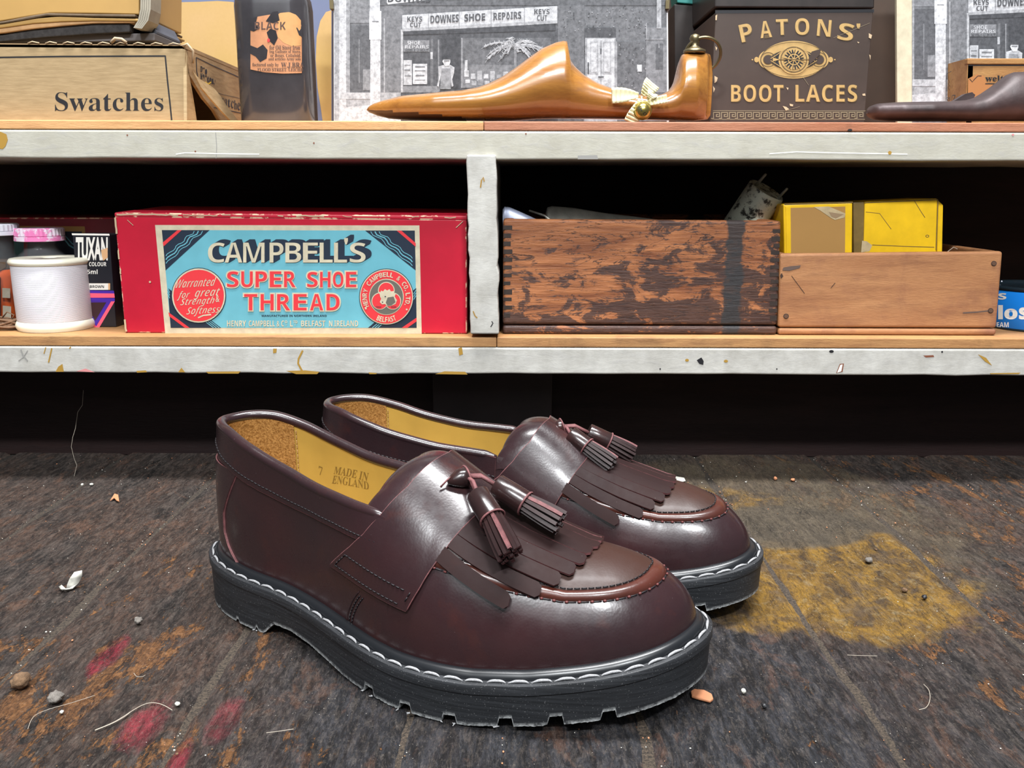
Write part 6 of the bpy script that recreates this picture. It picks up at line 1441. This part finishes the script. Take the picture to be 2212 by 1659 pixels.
lump('dirt_crumb', 46, 1486, .0050, M['scrap_brown'], 'round brown crumb on the floor at the left edge', 'crumb', .7, 1)
lump('fluff_ball', 122, 1518, .0040, M['fluff'], 'grey ball of fluff on the floor at lower left', 'fluff', .6, 2)
lump('dirt_crumb', 300, 1349, .0022, M['fluff'], 'small grey crumb on the floor before the front heel', 'crumb', .9, 3)
for u, v, r, m, lb_ in ((1555, 1067, .0019, 'scrap_brown', 'brown pellet on the floor just behind the rear toe'), (1954, 1279, .0022, 'scrap_brown', 'brown pellet on the right edge of the yellow glue stain'), (1996, 1295, .0022, 'black_bit', 'black pellet right of the yellow glue stain'), (1651, 1530, .0018, 'black_bit', 'black pellet on the dark boards right of the front toe'), (1606, 1498, .0018, 'scrap_white', 'white crumb on the dark boards right of the front toe'), (1876, 1216, .0030, 'fluff', 'grey lump in the middle of the yellow glue stain'), (1895, 1116, .0016, 'scrap_brown', 'tiny crumb on the far edge of the yellow glue'), (1675, 1037, .0022, 'scrap_tan', 'tan crumb at the shadow edge, left of its twin'), (1712, 1040, .0022, 'scrap_tan', 'tan crumb at the shadow edge, right of its twin'), (134, 1542, .0013, 'scrap_white', 'white speck below the grey ball of fluff'), (384, 1525, .0016, 'scrap_white', 'white chip in the plank joint at lower left'), (178, 1050, .0016, 'scrap_white', 'left one of two white crumbs in the plank joint by the far shadow'), (198, 1049, .0018, 'scrap_white', 'right one of two white crumbs in the plank joint by the far shadow')):
    lump('crumb', u, v, r * .75, M[m], lb_, 'crumb', .8, int(u) % 17)
def hair(pts, label, r=.00013):
    P_ = np.array([G(u, v, .0009) for u, v in pts]); t = np.linspace(0, 1, len(P_)); tt = np.linspace(0, 1, 30)
    # smooth interpolation through the points
    Q = np.stack([np.interp(tt, t, P_[:, k]) for k in range(3)], 1)
    for _ in range(12): Q[1:-1] = .5 * Q[1:-1] + .25 * (Q[:-2] + Q[2:])
    mb = MB(); mb.tube(Q, r, 5); o = mb.build('fibre', M['hair'], None, True); tag(o, label, 'fibre', 'loose fibres on the floor')
hair([(205, 1577), (250, 1560), (285, 1535), (320, 1515), (350, 1520), (372, 1534)], 'long pale curved fibre on the floor at lower left, the higher one', .00019)
hair([(205, 1578), (245, 1562), (270, 1548), (282, 1538)], 'short pale fibre below the long curved one at lower left', .00016)
hair([(60, 1575), (70, 1545), (110, 1530), (150, 1520), (205, 1502)], 'faint grey fibre trailing from the fluff ball')
hair([(1995, 1478), (2008, 1490), (2010, 1512), (2002, 1530), (1985, 1533)], 'pale hooked fibre on the boards at lower right', .00016)
hair([(1830, 1415), (1860, 1416), (1895, 1417)], 'straight pale fibre on the boards right of the front toe')
hair([(575, 1583), (600, 1580), (634, 1575)], 'short pale fibre on the floor below the front shoe waist', .00016)
hair([(289, 1454), (295, 1462), (308, 1462), (314, 1458)], 'tiny curled fibre near the pink stain')
# loose grit nobody could count
gm = MB(); gr = np.random.default_rng(5)
ico = bmesh.new(); bmesh.ops.create_icosphere(ico, subdivisions=1, radius=1.0); iv = np.array([tuple(q.co) for q in ico.verts]); if_ = [tuple(v.index for v in f.verts) for f in ico.faces]; ico.free()
for k in range(2000):
    if k < 1000: s_ = SEAMS[int(gr.integers(3, 13))]; x = s_ + gr.normal(0, .002); y = gr.uniform(.3, .78); z = -.0028 + gr.uniform(0, .0022)
    else: x, y = gr.uniform(-.5, .5), gr.uniform(.3, .78); z = -.0002
    if -.21 < x < .20 and .36 < y < .64: continue
    r = abs(gr.normal(0, .00019)) + .0002; gm.add(iv * [r, r * gr.uniform(.6, 1.4), r * .7] + [x, y, z + r * .6], if_, int(gr.integers(0, 3)))
o = gm.build('floor_grit', [M['scrap_brown'], M['scrap_tan'], M['scrap_white']], None); tag(o, 'fine grit and dust scattered on the boards and in their joints', 'grit', kind='stuff')
